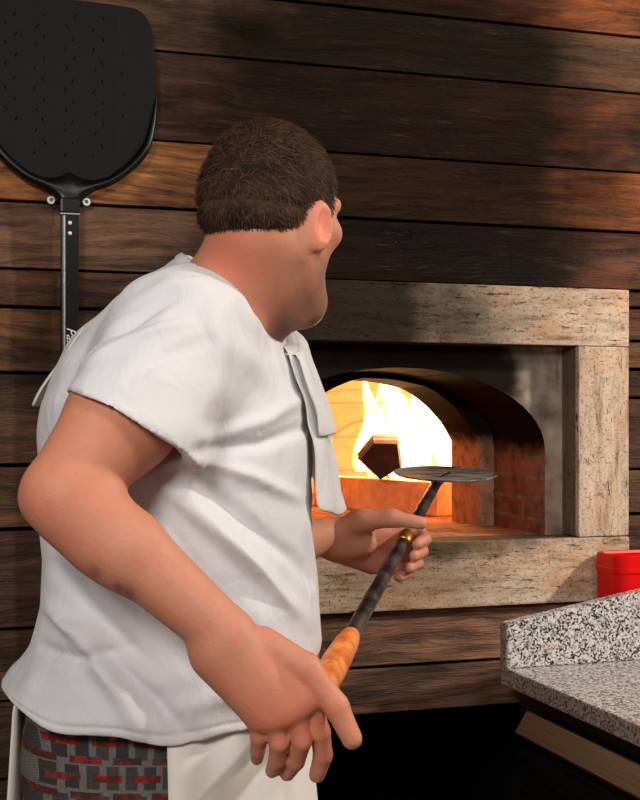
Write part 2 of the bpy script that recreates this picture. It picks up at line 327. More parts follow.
# implicit surfaces: smooth unions of tapered limbs, meshed with surface nets
class Field:
    def __init__(s, lo, hi, h):
        s.lo = np.array(lo, np.float32); s.h = h; s.n = np.ceil((np.array(hi)-s.lo)/h).astype(int)+1
        s.ax = [s.lo[i]+h*np.arange(s.n[i], dtype=np.float32) for i in range(3)]
        s.v = np.full(s.n, 0.06, np.float32)
    def sub(s, lo, hi, pad):
        sl = []
        for i in range(3):
            a = int(max(0, np.floor((lo[i]-pad-s.lo[i])/s.h))); b = int(min(s.n[i], np.ceil((hi[i]+pad-s.lo[i])/s.h)+1)); sl.append(slice(a, max(a, b)))
        g = (s.ax[0][sl[0]][:, None, None], s.ax[1][sl[1]][None, :, None], s.ax[2][sl[2]][None, None, :])
        return tuple(sl), g
    def put(s, sl, d, k):
        a = s.v[sl]
        if k <= 0: s.v[sl] = np.minimum(a, d)
        else:
            hh = np.maximum(k-np.abs(a-d), 0)/k; s.v[sl] = np.minimum(a, d)-hh*hh*k*0.25
    def cut(s, sl, d, k=0.0):
        a = s.v[sl]; d = -d
        if k <= 0: s.v[sl] = np.maximum(a, d)
        else:
            hh = np.maximum(k-np.abs(a-d), 0)/k; s.v[sl] = np.maximum(a, d)+hh*hh*k*0.25
    def cap_d(s, g, a, b, ra, rb):
        ba = b-a; L = float(ba@ba)+1e-9
        X, Y, Z = g[0]-a[0], g[1]-a[1], g[2]-a[2]
        t = np.clip((X*ba[0]+Y*ba[1]+Z*ba[2])/L, 0, 1)
        return np.sqrt((X-t*ba[0])**2+(Y-t*ba[1])**2+(Z-t*ba[2])**2)-(ra+(rb-ra)*t)
    def cap(s, a, b, ra, rb, k=0.02, op='put'):
        a = np.array(a, np.float32); b = np.array(b, np.float32); r = max(ra, rb)
        sl, g = s.sub(np.minimum(a, b)-r, np.maximum(a, b)+r, 0.05)
        getattr(s, op)(sl, s.cap_d(g, a, b, ra, rb), k)
    def chain(s, pts, rad, k=0.02):
        for i in range(len(pts)-1): s.cap(pts[i], pts[i+1], rad[i], rad[i+1], k)
    def ell(s, c, r, basis=None, k=0.02, op='put'):
        c = np.array(c, np.float32); R_ = max(r); sl, g = s.sub(c-R_, c+R_, 0.05)
        X, Y, Z = g[0]-c[0], g[1]-c[1], g[2]-c[2]
        if basis is not None:
            q = [X*e[0]+Y*e[1]+Z*e[2] for e in basis]
        else: q = [X+0*Y+0*Z, Y+0*X+0*Z, Z+0*X+0*Y]
        k0 = np.sqrt(sum((q[i]/r[i])**2 for i in range(3))); k1 = np.sqrt(sum((q[i]/r[i]**2)**2 for i in range(3)))+1e-6
        getattr(s, op)(sl, k0*(k0-1)/k1, k)
    def rings(s, T, yc, shrink=0.0, k=0.03, ex=2.4, zlo=None, zhi=None):
        """T rows (z, xback, xfront, half width[, yc]) interpolated along z"""
        T = np.array(T, float); T = T[np.argsort(T[:, 0])]
        lo = (T[:, 1].min(), yc-T[:, 3].max(), T[0, 0]); hi = (T[:, 2].max(), yc+T[:, 3].max(), T[-1, 0])
        sl, g = s.sub(lo, hi, 0.05); z = g[2].ravel()
        f = lambda c: np.interp(z, T[:, 0], c)[None, None, :]
        xb, xf, b = f(T[:, 1])+shrink, f(T[:, 2])-shrink, f(T[:, 3])-shrink
        y0 = f(T[:, 4]) if T.shape[1] > 4 else yc
        a = (xf-xb)/2; xc = (xf+xb)/2
        q = ((np.abs(g[0]-xc)/a)**ex+(np.abs(g[1]-y0)/b)**ex)**(1/ex)
        d = (q-1)*np.minimum(a, b)*0.95
        zz = np.maximum(T[0, 0]+shrink*0-z, z-T[-1, 0])[None, None, :]
        s.put(sl, np.maximum(d, zz).astype(np.float32), k)
    def mesh(s):
        v = s.v; inside = v < 0
        c = np.zeros(tuple(s.n-1), np.int8)
        for i in (0, 1):
            for j in (0, 1):
                for k in (0, 1): c += inside[i:s.n[0]-1+i, j:s.n[1]-1+j, k:s.n[2]-1+k]
        cells = np.argwhere((c > 0) & (c < 8)); idx = np.full(tuple(s.n-1), -1, np.int32)
        I, J, K = cells.T; idx[I, J, K] = np.arange(len(cells))
        acc = np.zeros((len(cells), 3)); cnt = np.zeros(len(cells))
        corners = [(i, j, k) for i in (0, 1) for j in (0, 1) for k in (0, 1)]
        for a in corners:
            for ax in range(3):
                if a[ax]: continue
                b = list(a); b[ax] = 1
                va = v[I+a[0], J+a[1], K+a[2]]; vb = v[I+b[0], J+b[1], K+b[2]]; m = (va < 0) != (vb < 0)
                t = np.where(m, va/(va-vb+1e-12), 0)
                p = np.tile(np.array(a, float), (len(cells), 1)); p[:, ax] = t
                acc += p*m[:, None]; cnt += m
        V = s.lo+s.h*(cells+acc/cnt[:, None])
        Q = []
        for ax in range(3):
            o1, o2 = (ax+1) % 3, (ax+2) % 3
            A = np.moveaxis(inside, (ax, o1, o2), (0, 1, 2)); D = np.moveaxis(idx, (ax, o1, o2), (0, 1, 2))
            x = A[:-1, 1:-1, 1:-1] != A[1:, 1:-1, 1:-1]; e = np.argwhere(x)
            i, j, k = e[:, 0], e[:, 1]+1, e[:, 2]+1
            q = np.stack([D[i, j-1, k-1], D[i, j, k-1], D[i, j, k], D[i, j-1, k]], 1)
            flip = ~A[i, j, k]; q[flip] = q[flip][:, ::-1]; Q.append(q)
        return V, np.concatenate(Q)
def smoothn(V, Q, it=2, lam=0.5):
    e = np.concatenate([Q[:, [0, 1]], Q[:, [1, 2]], Q[:, [2, 3]], Q[:, [3, 0]]]); e = np.concatenate([e, e[:, ::-1]])
    deg = np.bincount(e[:, 0], minlength=len(V)).astype(float)[:, None]+1e-9
    for _ in range(it):
        a = np.stack([np.bincount(e[:, 0], weights=V[e[:, 1], i], minlength=len(V)) for i in range(3)], 1)/deg
        V = V+lam*(a-V)
    return V
def vnormals(V, Q):
    n = np.cross(V[Q[:, 2]]-V[Q[:, 0]], V[Q[:, 3]]-V[Q[:, 1]]); N = np.zeros_like(V)
    for i in range(4): np.add.at(N, Q[:, i], n)
    return N/(np.linalg.norm(N, axis=1, keepdims=True)+1e-12)
def set_col(me, name, col):
    a = me.color_attributes.new(name, 'FLOAT_COLOR', 'POINT'); c = np.ones((len(col), 4), np.float32); c[:, :3] = col; a.data.foreach_set('color', c.ravel())

# ------------------------------------------------------------ the setting
def structure(o): o['kind'] = 'structure'; return o
structure(boxes('floor', [((-1.6, -3.6, -0.05), (2.6, 1.9, 0.0))], M['floor'], bev=0))
structure(boxes('ceiling', [((-1.6, -3.6, 3.0), (2.6, 1.9, 3.05))], M['ceil'], bev=0))
bm = bmesh.new(); tint = bm.loops.layers.float_color.new('tint'); tint2 = bm.loops.layers.float_color.new('tint_far')
H = CAM_Z
def plank(x0, x1, z0, z1, col, col2=None):
    gap = rnd.uniform(0.0022, 0.0045); dy = rnd.uniform(0, 0.007)
    vs = box(bm, (x0+0.001, dy, z0+gap), (x1-0.001, 0.03, z1-gap), 0.0025)
    for f in {f for v in vs for f in v.link_faces}:
        for l in f.loops: l[tint] = col; l[tint2] = col2 or col
rows = [H+q for q in (1.62, 1.25, 1.06, 0.873, 0.745, 0.564, 0.428, 0.295)]
tl = [(96, 66, 46), (96, 66, 46), (100, 68, 48), (112, 78, 55), (92, 62, 46), (168, 110, 64), (108, 78, 58)]
tr = [(130, 72, 30), (150, 80, 32), (150, 80, 32), (104, 72, 48), (122, 68, 34), (142, 80, 36), (98, 58, 36)]
for i in range(len(rows)-1):
    plank(-1.5, 2.5, rows[i+1], rows[i], lin(*[c*1.22 for c in tl[i]]), lin(*[c*1.12 for c in tr[i]]))
lz = [H+q for q in (0.295, 0.221, 0.092, -0.088, -0.213, -0.408, -0.547, -0.70, -0.88, -1.06, -1.22, -1.378)]
lt = [(88, 58, 42), (116, 78, 50), (84, 56, 40), (112, 74, 48), (72, 48, 38), (92, 64, 46), (74, 50, 38), (70, 48, 36), (70, 48, 36), (66, 46, 36), (60, 44, 34)]
for i in range(len(lz)-1): plank(-1.5, 0.48, lz[i+1], lz[i], lin(*[c*1.22 for c in lt[i]]))
rz_ = [H+q for q in (0.295, 0.255, 0.18, 0.116, 0.05, -0.112, -0.214, -0.406, -0.527, -0.628, -0.8, -1.0, -1.2, -1.378)]
for i in range(len(rz_)-1): plank(1.522, 2.5, rz_[i+1], rz_[i], lin(*[(96, 66, 48), (110, 66, 44), (130, 82, 52), (120, 80, 52), (96, 66, 48), (108, 76, 56), (104, 74, 54)][i % 7]))
plank(0.48, 1.522, H-0.527, H-0.404, lin(158, 116, 88)); plank(0.48, 1.522, H-0.628, H-0.527, lin(148, 108, 82))
structure(from_bm('wall_back', bm, M['planks']))
# dark backing behind the planks, with the wood store under the oven left open
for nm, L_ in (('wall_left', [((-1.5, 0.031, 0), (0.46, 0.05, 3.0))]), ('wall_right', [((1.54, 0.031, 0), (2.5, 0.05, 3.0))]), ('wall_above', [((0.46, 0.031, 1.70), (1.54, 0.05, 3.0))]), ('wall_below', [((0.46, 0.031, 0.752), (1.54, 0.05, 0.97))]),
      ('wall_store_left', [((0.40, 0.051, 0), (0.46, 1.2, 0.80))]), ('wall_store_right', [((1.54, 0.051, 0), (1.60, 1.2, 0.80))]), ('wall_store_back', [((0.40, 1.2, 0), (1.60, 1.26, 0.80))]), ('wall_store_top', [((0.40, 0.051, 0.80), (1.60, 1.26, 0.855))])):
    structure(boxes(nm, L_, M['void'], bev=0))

# ------------------------------------------------------------ the wood-fired oven
HZ = H-0.262
oven = thing('pizza_oven', 'wood-fired oven in the plank wall, travertine framed mouth blackened with soot, fire burning inside', 'oven', (1.0, 0.0, 0.86))
oven_inv = Matrix.Translation((-1.0, 0, -0.86))
def part(o): o.parent = oven; o.matrix_parent_inverse = oven_inv; return o
X0, X1, XI0, XI1 = 0.478, 1.516, 0.61, 1.389
ZT, ZL = H+0.294, H+0.166
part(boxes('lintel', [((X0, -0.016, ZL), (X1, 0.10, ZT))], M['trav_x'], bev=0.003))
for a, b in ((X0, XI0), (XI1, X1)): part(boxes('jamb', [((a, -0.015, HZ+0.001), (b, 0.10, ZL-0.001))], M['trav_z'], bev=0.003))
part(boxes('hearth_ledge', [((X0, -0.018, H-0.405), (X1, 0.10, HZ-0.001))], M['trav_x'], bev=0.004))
def arch(cx, hw, zs, rise, y, zb=HZ, n=28):
    P = [(cx+hw, y, zb+(zs-zb)*t) for t in (0, 0.33, 0.66)]
    P += [(cx+hw*math.cos(math.pi*i/n), y, zs+rise*math.sin(math.pi*i/n)) for i in range(n+1)]
    return P+[(cx-hw, y, zb+(zs-zb)*t) for t in (0.66, 0.33, 0)]
CX = 0.995
aF = arch(CX, 0.35, H-0.067, 0.182, 0.062); aB = arch(CX, 0.35, H-0.067, 0.182, 0.33)
def mouth(y):
    xs = [-0.305, -0.25, -0.18, -0.12, -0.05, 0.0, 0.08, 0.16, 0.20, 0.245, 0.28, 0.305]; zs = [1.315, 1.350, 1.397, 1.432, 1.468, 1.481, 1.478, 1.463, 1.443, 1.407, 1.368, 1.325]
    P = arch(1.0, 0.305, H-0.058, 0.166, y)
    for i in range(3, 32): x = -0.305*math.cos(math.pi*(31-i)/28)*0+0.305*math.cos(math.pi*(i-3)/28); P[i] = (1.0+x, y, float(np.interp(x, xs, zs)))
    return P
mF = mouth(0.33); mB = mouth(0.50)
def outer(y, P, m=0.06, top=ZL+0.03):
    out = []
    for p in P:
        d = Vector((p[0]-CX, 0, p[2]-HZ)); 
        sx = (0.455)/max(abs(d.x), 1e-6); sz = (top-HZ)/max(d.z, 1e-6); k = min(sx, sz)
        out.append((CX+d.x*k, y, HZ+d.z*k))
    return out
bm = bmesh.new(); loft(bm, [outer(0.062, aF), aF]); part(from_bm('plaster_face', bm, M['plaster']))
aBevel = [(p[0], 0.10, p[2]) for p in aF]
bm = bmesh.new(); loft(bm, [aF, aBevel, [(p[0], 0.2, p[2]) for p in aF], aB, outer(0.33, aB)]); part(from_bm('entrance_arch', bm, M['tunnel']))
bm = bmesh.new(); loft(bm, [aB, [(a[0]*0.25+b[0]*0.75, 0.326, a[2]*0.25+b[2]*0.75) for a, b in zip(aB, mF)], mF, [(p[0], 0.36, p[2]) for p in mF], mB, [(p[0], 0.535, p[2]) for p in outer(0.54, mF)]]); part(from_bm('mouth_arch', bm, M['mouth']))
# firing chamber: low dome on a round wall, open towards the mouth
bm = bmesh.new(); NA, NR = 64, 18; DC, DR, DH = (CX, 1.12), 0.74, 0.46; ringsv = []
for i in range(NR+1):
    t = i/NR; e = 2/3.6; ph = t*math.pi/2
    rr = DR*max(math.cos(ph), 0)**e; zz = DH*math.sin(ph)**e
    ringsv.append([(DC[0]+rr*math.cos(2*math.pi*k/NA), DC[1]+rr*math.sin(2*math.pi*k/NA), HZ+zz) for k in range(NA)])
loft(bm, ringsv, True); bmesh.ops.bisect_plane(bm, geom=bm.verts[:]+bm.edges[:]+bm.faces[:], plane_co=(0, 0.535, 0), plane_no=(0, -1, 0), clear_outer=True)
part(from_bm('dome', bm, M['dome'], smooth=True))
part(boxes('hearth_floor', [((CX-0.46, 0.10, HZ-0.06), (CX+0.46, 0.54, HZ)), ((CX-0.76, 0.54, HZ-0.06), (CX+0.76, 1.9, HZ))], M['hearth'], bev=0))
# refractory bar holding the fire back
bar = boxes('firebrick', [((-0.035, -0.28, 0), (0.035, 0.28, 0.092))], M['firebrick'], bev=0.004)
bar.location = (1.258, 0.905, HZ+0.0005); bar.rotation_euler = (0, 0, R(19.5))
tag(bar, 'long orange-lit refractory bar lying on the oven floor, holding back the fire', 'firebrick')
# burning logs, flame, embers
def log(loc, rot, L, r, label, mat, name='log', seed=0, n=9, group=None):
    q = random.Random(seed); bm = bmesh.new(); prof = [(r*q.uniform(0.8, 1.1)*math.cos(2*math.pi*k/n), r*q.uniform(0.75, 1.05)*math.sin(2*math.pi*k/n)) for k in range(n)]
    rg = []
    for i in range(7):
        y = -L/2+L*i/6; s = (0.9 if i in (0, 6) else 1)*q.uniform(0.95, 1.05)
        rg.append([(a*s, y, b*s) for a, b in prof])
    vr = loft(bm, rg, True); bm.faces.new(vr[0][::-1]); bm.faces.new(vr[-1])
    o = from_bm(name, bm, mat); o.location = loc; o.rotation_euler = rot
    return tag(o, label, 'firewood', group)
log((1.243, 0.85, HZ+0.166), (R(9), R(26), R(-16)), 0.20, 0.070, 'dark split log propped over the refractory bar, its charred end facing out', M['log'], seed=8, n=5)
log((1.345, 0.98, HZ+0.049), (0, 0, R(24)), 0.36, 0.048, 'burning log lying between the refractory bar and the other flat log', M['log'], seed=6)
log((1.487, 0.92, HZ+0.047), (0, 0, R(28)), 0.34, 0.045, 'burning log lying flat under the flames, nearest the right oven wall', M['log'], seed=5)
bm = bmesh.new(); q = random.Random(4)
for i in range(60):
    s = q.uniform(0.005, 0.014); p = (q.uniform(1.36, 1.62), q.uniform(0.72, 1.25), HZ+s*0.72)
    bmesh.ops.create_icosphere(bm, subdivisions=1, radius=s, matrix=Matrix.Translation(p) @ Matrix.Diagonal((1, 0.8, 0.7, 1)))
tag(from_bm('embers', bm, M['ember']), 'glowing embers and ash scattered under the burning logs', 'embers', kind='stuff')
bm = bmesh.new(); q = random.Random(11)
def tongue(x, y, z, h, r, lean=(0, 0), flat=0.5, n=14, m=12, tw=0.0):
    ph = q.uniform(0, 6); rg = []
    for i in range(m+1):
        t = i/m; rr = r*(math.sin(math.pi*min(1, (t*0.85+0.15)))**0.8)*(1-t)**0.35+0.0008
        cx = x+lean[0]*t**1.6+0.018*math.sin(5*t+ph)*t; cy = y+lean[1]*t**1.5+0.012*math.cos(4*t+ph)*t
        a0 = ph+tw*t
        rg.append([(cx+rr*(math.cos(2*math.pi*k/n)*math.cos(a0)-flat*math.sin(2*math.pi*k/n)*math.sin(a0))*(1+0.12*math.sin(3*k+9*t)), cy+rr*(math.cos(2*math.pi*k/n)*math.sin(a0)+flat*math.sin(2*math.pi*k/n)*math.cos(a0)), z+h*t) for k in range(n)])
    vr = loft(bm, rg, True); bm.faces.new(vr[0][::-1]); bm.faces.new(vr[-1])
zf = HZ+0.05
for (x, y, dz, h, r, lx, ly) in [(1.36, 0.95, 0, 0.36, 0.075, -0.07, -0.02), (1.42, 0.92, 0, 0.36, 0.085, -0.07, -0.02), (1.40, 1.02, 0, 0.38, 0.09, -0.10, 0), (1.47, 0.88, 0, 0.30, 0.07, -0.04, -0.03), (1.50, 0.97, 0, 0.34, 0.08, -0.08, 0),
        (1.33, 0.90, 0.02, 0.24, 0.045, -0.02, 0), (1.45, 0.82, 0, 0.20, 0.05, 0.01, 0), (1.53, 0.90, 0, 0.20, 0.05, 0.0, -0.03), (1.205, 0.90, 0.09, 0.16, 0.030, 0.03, 0), (1.225, 0.99, 0.06, 0.20, 0.04, 0.03, 0), (1.41, 0.77, 0, 0.15, 0.035, 0.01, 0.02), (1.36, 1.10, 0, 0.36, 0.07, -0.09, 0), (1.30, 1.04, 0.03, 0.34, 0.06, 0.02, 0)]:
    tongue(x, y, zf+dz, h, r, (lx, ly), q.uniform(0.4, 0.8), tw=q.uniform(-1.2, 1.2))
tag(from_bm('flame', bm, M['flame'], smooth=True), 'white-hot yellow flames rising over the logs at the right of the oven', 'fire', kind='stuff')

# ------------------------------------------------------------ firewood in the dark store under the oven
k = 0
for r_, (z, xs) in enumerate([(0.075, (0.62, 0.80, 0.98, 1.16, 1.34)), (0.215, (0.71, 0.89, 1.07, 1.25)), (0.355, (0.80, 0.98, 1.16))]):
    for x in xs:
        log((x, 0.62+0.03*(k % 3), z), (0, R(40*k), 0), 0.45, 0.074, 'split firewood log stacked in the dark store below the oven', M['bark'], 'firewood_log', 20+k, group='firewood stacked below the oven'); k += 1

# ------------------------------------------------------------ worktop on its refrigerated steel counter
CXL, CYB, CZ = 1.135, -0.174, 0.87
wt = thing('granite_worktop', 'grey speckled granite worktop with a sloping upstand at its wall end', 'worktop', (1.5, -0.9, CZ-0.037))
def wpart(o, t): o.parent = t; o.matrix_parent_inverse = Matrix.Translation(t.location).inverted(); return o
wpart(boxes('slab', [((CXL, -1.75, CZ-0.036), (2.0, CYB+0.03, CZ))], M['granite'], bev=0.003), wt)
bm = bmesh.new(); extrude_poly(bm, [(CXL-0.002, CYB, CZ+0.0005), (2.0, CYB, CZ+0.0005), (2.0, CYB, 1.06), (1.70, CYB, 1.06), (CXL-0.002, CYB, 0.962)], (0, 0.03, 0))
bmesh.ops.bevel(bm, geom=bm.edges[:], offset=0.002, segments=2, affect='EDGES'); wpart(from_bm('upstand', bm, M['granite']), wt)
ct = thing('counter_fridge', 'stainless steel refrigerated counter under the granite worktop, drawer grips on its side', 'counter', (1.5, -0.9, 0.0))
wpart(boxes('carcass', [((CXL+0.04, -1.72, 0.12), (1.98, -0.15, CZ-0.037)), ((CXL+0.23, -0.15, 0.60), (1.98, -0.03, CZ-0.037))], M['dark_steel'], bev=0.002), ct)
for x in (CXL+0.12, 1.9):
    for y in (-1.64, -0.12):
        bm = bmesh.new(); tube(bm, [(x, y, 0.0), (x, y, 0.015), (x, y, 0.02), (x, y, 0.121)], [0.03, 0.03, 0.018, 0.018]); wpart(from_bm('leg', bm, M['steel'], smooth=False), ct)
for i in range(3):
    y1 = -0.235-i*0.51; y0 = y1-0.5
    d = wpart(boxes('door', [((CXL+0.018, y0, 0.15), (CXL+0.0395, y1, 0.775))], M['dark_steel'], bev=0.003), ct)
    bm = bmesh.new(); x0 = CXL+0.02
    extrude_poly(bm, [(x0, y0, 0.797), (x0-0.006, y0, 0.797), (x0-0.032, y0, 0.757), (x0-0.030, y0, 0.752), (x0-0.022, y0, 0.752), (x0, y0, 0.782)], (0, y1-y0, 0))
    hnd = from_bm('grip', bm, M['steel']); hnd.parent = d
# red crate behind the upstand, on the back rail of the counter
cr = thing('plastic_crate', 'bright red plastic crate standing behind the granite upstand, by the oven ledge', 'crate', (1.622, -0.081, CZ-0.036))
b0 = Vector(cr.location)
bm = bmesh.new()
def rrect(hx, hy, z, rad, n=6):
    P = []
    for cx, cy, a0 in ((hx-rad, hy-rad, 0), (-hx+rad, hy-rad, 90), (-hx+rad, -hy+rad, 180), (hx-rad, -hy+rad, 270)):
        for i in range(n+1): a = R(a0+90*i/n); P.append((cx+rad*math.cos(a), cy+rad*math.sin(a), z))
    return P
hh = 1.088-b0.z
vr = loft(bm, [rrect(0.196, 0.050, 0.0005, 0.022), rrect(0.202, 0.056, 0.004, 0.026), rrect(0.206, 0.058, hh-0.010, 0.030), rrect(0.206, 0.058, hh-0.003, 0.030), rrect(0.203, 0.055, hh, 0.028), rrect(0.199, 0.051, hh-0.001, 0.025), rrect(0.197, 0.049, hh-0.006, 0.024), rrect(0.190, 0.044, 0.006, 0.02)], True)
bm.faces.new(vr[0][::-1]); bm.faces.new(vr[-1]); o = from_bm('tub', bm, M['red'], smooth=False); o.parent = cr
bm = bmesh.new(); loft(bm, [rrect(0.2065, 0.0585, hh-0.040, 0.031), rrect(0.2085, 0.0605, hh-0.038, 0.032), rrect(0.2085, 0.0605, hh-0.030, 0.032), rrect(0.2065, 0.0585, hh-0.028, 0.031)], True)
o = from_bm('rim_bead', bm, M['red']); o.parent = cr

# ------------------------------------------------------------ big peel hanging on the wall
PX, PY = 0.267, -0.030
peel = thing('pizza_peel', 'large black perforated pizza peel hanging blade-up on the plank wall', 'peel', (PX, PY, 1.85))
def outline(inset=0.0, n=10):
    """blade outline in (x, z) relative to the neck, counter-clockwise from the neck's right"""
    key = [(0.0185, -0.070), (0.019, -0.053), (0.029, -0.036), (0.048, -0.022), (0.089, -0.004), (0.132, 0.031), (0.158, 0.068), (0.169, 0.123), (0.1715, 0.18), (0.168, 0.245), (0.161, 0.30), (0.151, 0.328), (0.130, 0.343), (0.095, 0.347), (0.04, 0.349)]
    return key
def catmull(K, m=6):
    out = []
    for i in range(len(K)-1):
        p = [Vector(K[max(0, min(len(K)-1, i+j))]) for j in (-1, 0, 1, 2)]
        for s in range(m):
            t = s/m; out.append(0.5*((2*p[1])+(p[2]-p[0])*t+(2*p[0]-5*p[1]+4*p[2]-p[3])*t*t+(-p[0]+3*p[1]-3*p[2]+p[3])*t**3))
    return out+[Vector(K[-1])]
half = catmull([Vector(k) for k in outline()])
full = half+[Vector((-p.x, p.y)) for p in half[::-1]]
cu = bpy.data.curves.new('blade', 'CURVE'); cu.dimensions = '2D'; cu.fill_mode = 'BOTH'; cu.extrude = 0.0011; cu.bevel_depth = 0.0
def spl(pts):
    s = cu.splines.new('POLY'); s.points.add(len(pts)-1); s.use_cyclic_u = True
    for a, p in zip(s.points, pts): a.co = (p[0], p[1], 0, 1)
spl(full)
for ci, cx in enumerate((-0.112, -0.056, 0.0, 0.056, 0.112, 0.143)):
    for ri in range(14):
        z = 0.048+ri*0.0205+rnd.uniform(-.003, .003); sx = cx+(0.008 if ri % 2 else -0.008)+rnd.uniform(-.003, .003)
        if (abs(sx) > 0.09 and z < 0.10) or (abs(sx) > 0.13 and not 0.15 < z < 0.24): continue
        a = R(62 if (ri % 2) ^ (ci % 2) else 118); L, wd = rnd.uniform(0.003, 0.0068), 0.0011
        dx, dz = math.cos(a)*L, math.sin(a)*L; nx, nz_ = -math.sin(a)*wd, math.cos(a)*wd
        spl([(sx+dx, z+dz), (sx+dx*0.6+nx, z+dz*0.6+nz_), (sx-dx*0.6+nx, z-dz*0.6+nz_), (sx-dx, z-dz), (sx-dx*0.6-nx, z-dz*0.6-nz_), (sx+dx*0.6-nx, z+dz*0.6-nz_)])
co = bpy.data.objects.new('blade_curve', cu); C.objects.link(co)
me = bpy.data.meshes.new_from_object(co.evaluated_get(bpy.context.evaluated_depsgraph_get())); bpy.data.objects.remove(co); bpy.data.curves.remove(cu)
me.name = 'blade'; me.transform(Matrix.Rotation(R(90), 4, 'X')); me.materials.clear(); blade = link('blade', me, M['blade'], peel)
# raised flange along the lower edge of the blade
bm = bmesh.new(); rg = []
def resample(K, n):
    P = np.array([tuple(p) for p in catmull([Vector(k) for k in K], 8)]); d = np.r_[0, np.cumsum(np.linalg.norm(np.diff(P, axis=0), axis=1))]; t = np.linspace(0, d[-1], n)
    return np.stack([np.interp(t, d, P[:, 0]), np.interp(t, d, P[:, 1])], 1)
oc = np.concatenate([resample(outline()[:4], 10), resample(outline()[3:9], 30)[1:]])
ic = np.concatenate([resample([(0.0008, 0.013), (0.014, 0.006), (0.030, 0.0005), (0.048, 0.000)], 10), resample([(0.048, 0.000), (0.078, 0.011), (0.116, 0.042), (0.1435, 0.080), (0.1585, 0.128), (0.1705, 0.18)], 30)[1:]])
prof = [(0.0, -0.001), (0.03, -0.007), (0.2, -0.0125), (0.45, -0.0135), (0.7, -0.0115), (0.88, -0.007), (1.0, -0.0012)]
for sgn, order in ((-1, range(len(oc)-1, -1, -1)), (1, range(len(oc)))):
    for i in order:
        h_ = min(1.0, (len(oc)-1-i)/14)
        rg.append([(sgn*(oc[i, 0]*(1-t)+ic[i, 0]*t), y*(0.15+0.85*h_), oc[i, 1]*(1-t)+ic[i, 1]*t) for t, y in prof])
loft(bm, rg); from_bm('flange', bm, M['black'], peel, smooth=True)
hb = boxes('handle', [((-0.0165, -0.014, -0.95), (0.0165, 0.012, -0.068))], M['black'], peel, bev=0.003)
sk = boxes('socket', [((-0.019, -0.015, -0.070), (0.019, 0.013, -0.038))], M['black'], peel, bev=0.004)
o = boxes('trim_ring', [((-0.0185, -0.0165, -0.072), (0.0185, 0.0135, -0.069))], M['silver_line'], peel, bev=0.0006); o['label'] = 'thin silver band at the top of the handle'
boxes('edge_strip', [((-0.0125, -0.0150, -0.95), (-0.0095, -0.0135, -0.074))], M['silver_line'], peel, bev=0.0004)['label'] = 'bright silver line along the handle'
for z in (-0.088, -0.108):
    bm = bmesh.new(); bmesh.ops.create_uvsphere(bm, u_segments=12, v_segments=8, radius=0.0042, matrix=Matrix.Translation((-0.001, -0.0145, z)) @ Matrix.Diagonal((1, 0.5, 1, 1))); from_bm('rivet', bm, M['rivet'], peel, smooth=True)
tc = bpy.data.curves.new('script', 'FONT'); tc.body = 'Pala'; tc.size = 0.026; tc.shear = 0.35; tc.extrude = 0.0003; tc.align_x = 'LEFT'
to = bpy.data.objects.new('script_tmp', tc); C.objects.link(to)
me = bpy.data.meshes.new_from_object(to.evaluated_get(bpy.context.evaluated_depsgraph_get())); bpy.data.objects.remove(to); bpy.data.curves.remove(tc)
me.transform(Matrix.Translation((-0.007, -0.0146, -0.290)) @ Matrix.Rotation(R(90), 4, 'X') @ Matrix.Rotation(R(-90), 4, 'Z')); me.materials.clear()
link('script_lettering', me, M['white_print'], peel)['label'] = 'white script lettering down the handle'
for sx, lab in ((-0.0345, 'silver ring screw in the wall, left of the hanging peel socket'), (0.0335, 'silver ring screw in the wall, right of the hanging peel socket')):
    bm = bmesh.new(); a = [(0.0034, 0.0), (0.0080, 0.0), (0.0084, -0.003), (0.0072, -0.006), (0.0040, -0.006), (0.0034, -0.002)]
    rr = [[(r_*math.cos(2*math.pi*k/20), y, r_*math.sin(2*math.pi*k/20)) for r_, y in a] for k in range(20)]; loft(bm, rr+[rr[0]]); bmesh.ops.remove_doubles(bm, verts=bm.verts[:], dist=1e-5)
    o = from_bm('screw_ring', bm, M['rivet']); o.location = (PX+sx, -0.0185, 1.808); tag(o, lab, 'screw')
    bm = bmesh.new(); tube(bm, [(0, 0.028, 0), (0, -0.003, 0)], 0.0034, 10); s_ = from_bm('screw_shank', bm, M['dark_steel'], o)

# ------------------------------------------------------------ the pizzaiolo (axes: x towards the oven side, y away from the lens, z up)
A = R(-YAW); ex = Vector((math.cos(A), math.sin(A), 0)); ey = Vector((-math.sin(A), math.cos(A), 0))
base = Vector((0, CAM_Y, 0))
def at(px, py, d): return np.array(((px-320)/F_PX*d, d, CAM_Z+(HOR-py)/F_PX*d))
def w2(p): return base+ex*float(p[0])+ey*float(p[1])+Vector((0, 0, float(p[2])))
ROOT = np.array((-0.2, 1.66, 0.0))
man = thing('person', 'person in white t-shirt and apron, back turned, reaching a turning peel to the oven', 'person', w2(ROOT), A)
def loc(V): return np.asarray(V)-ROOT
def mpart(name, V, Q, mat): return from_np(name, loc(V), Q, mat, man)
TOR = [(1.585, -0.172, -0.095, 0.045, 1.64), (1.54, -0.258, -0.092, 0.105, 1.65), (1.50, -0.305, -0.066, 0.150, 1.66), (1.45, -0.340, -0.036, 0.185, 1.66), (1.40, -0.362, -0.018, 0.190, 1.66), (1.35, -0.368, -0.010, 0.190, 1.66), (1.28, -0.366, -0.012, 0.190, 1.66),
       (1.20, -0.360, -0.008, 0.195, 1.66), (1.14, -0.364, -0.001, 0.200, 1.66), (1.09, -0.378, 0.003, 0.205, 1.66), (1.04, -0.400, -0.004, 0.210, 1.66), (0.995, -0.410, -0.014, 0.213, 1.66), (0.97, -0.410, -0.014, 0.213, 1.66)]
SH = at(185, 340, 1.50); EL = at(64, 492, 1.365); WR = at(224, 634, 1.36)
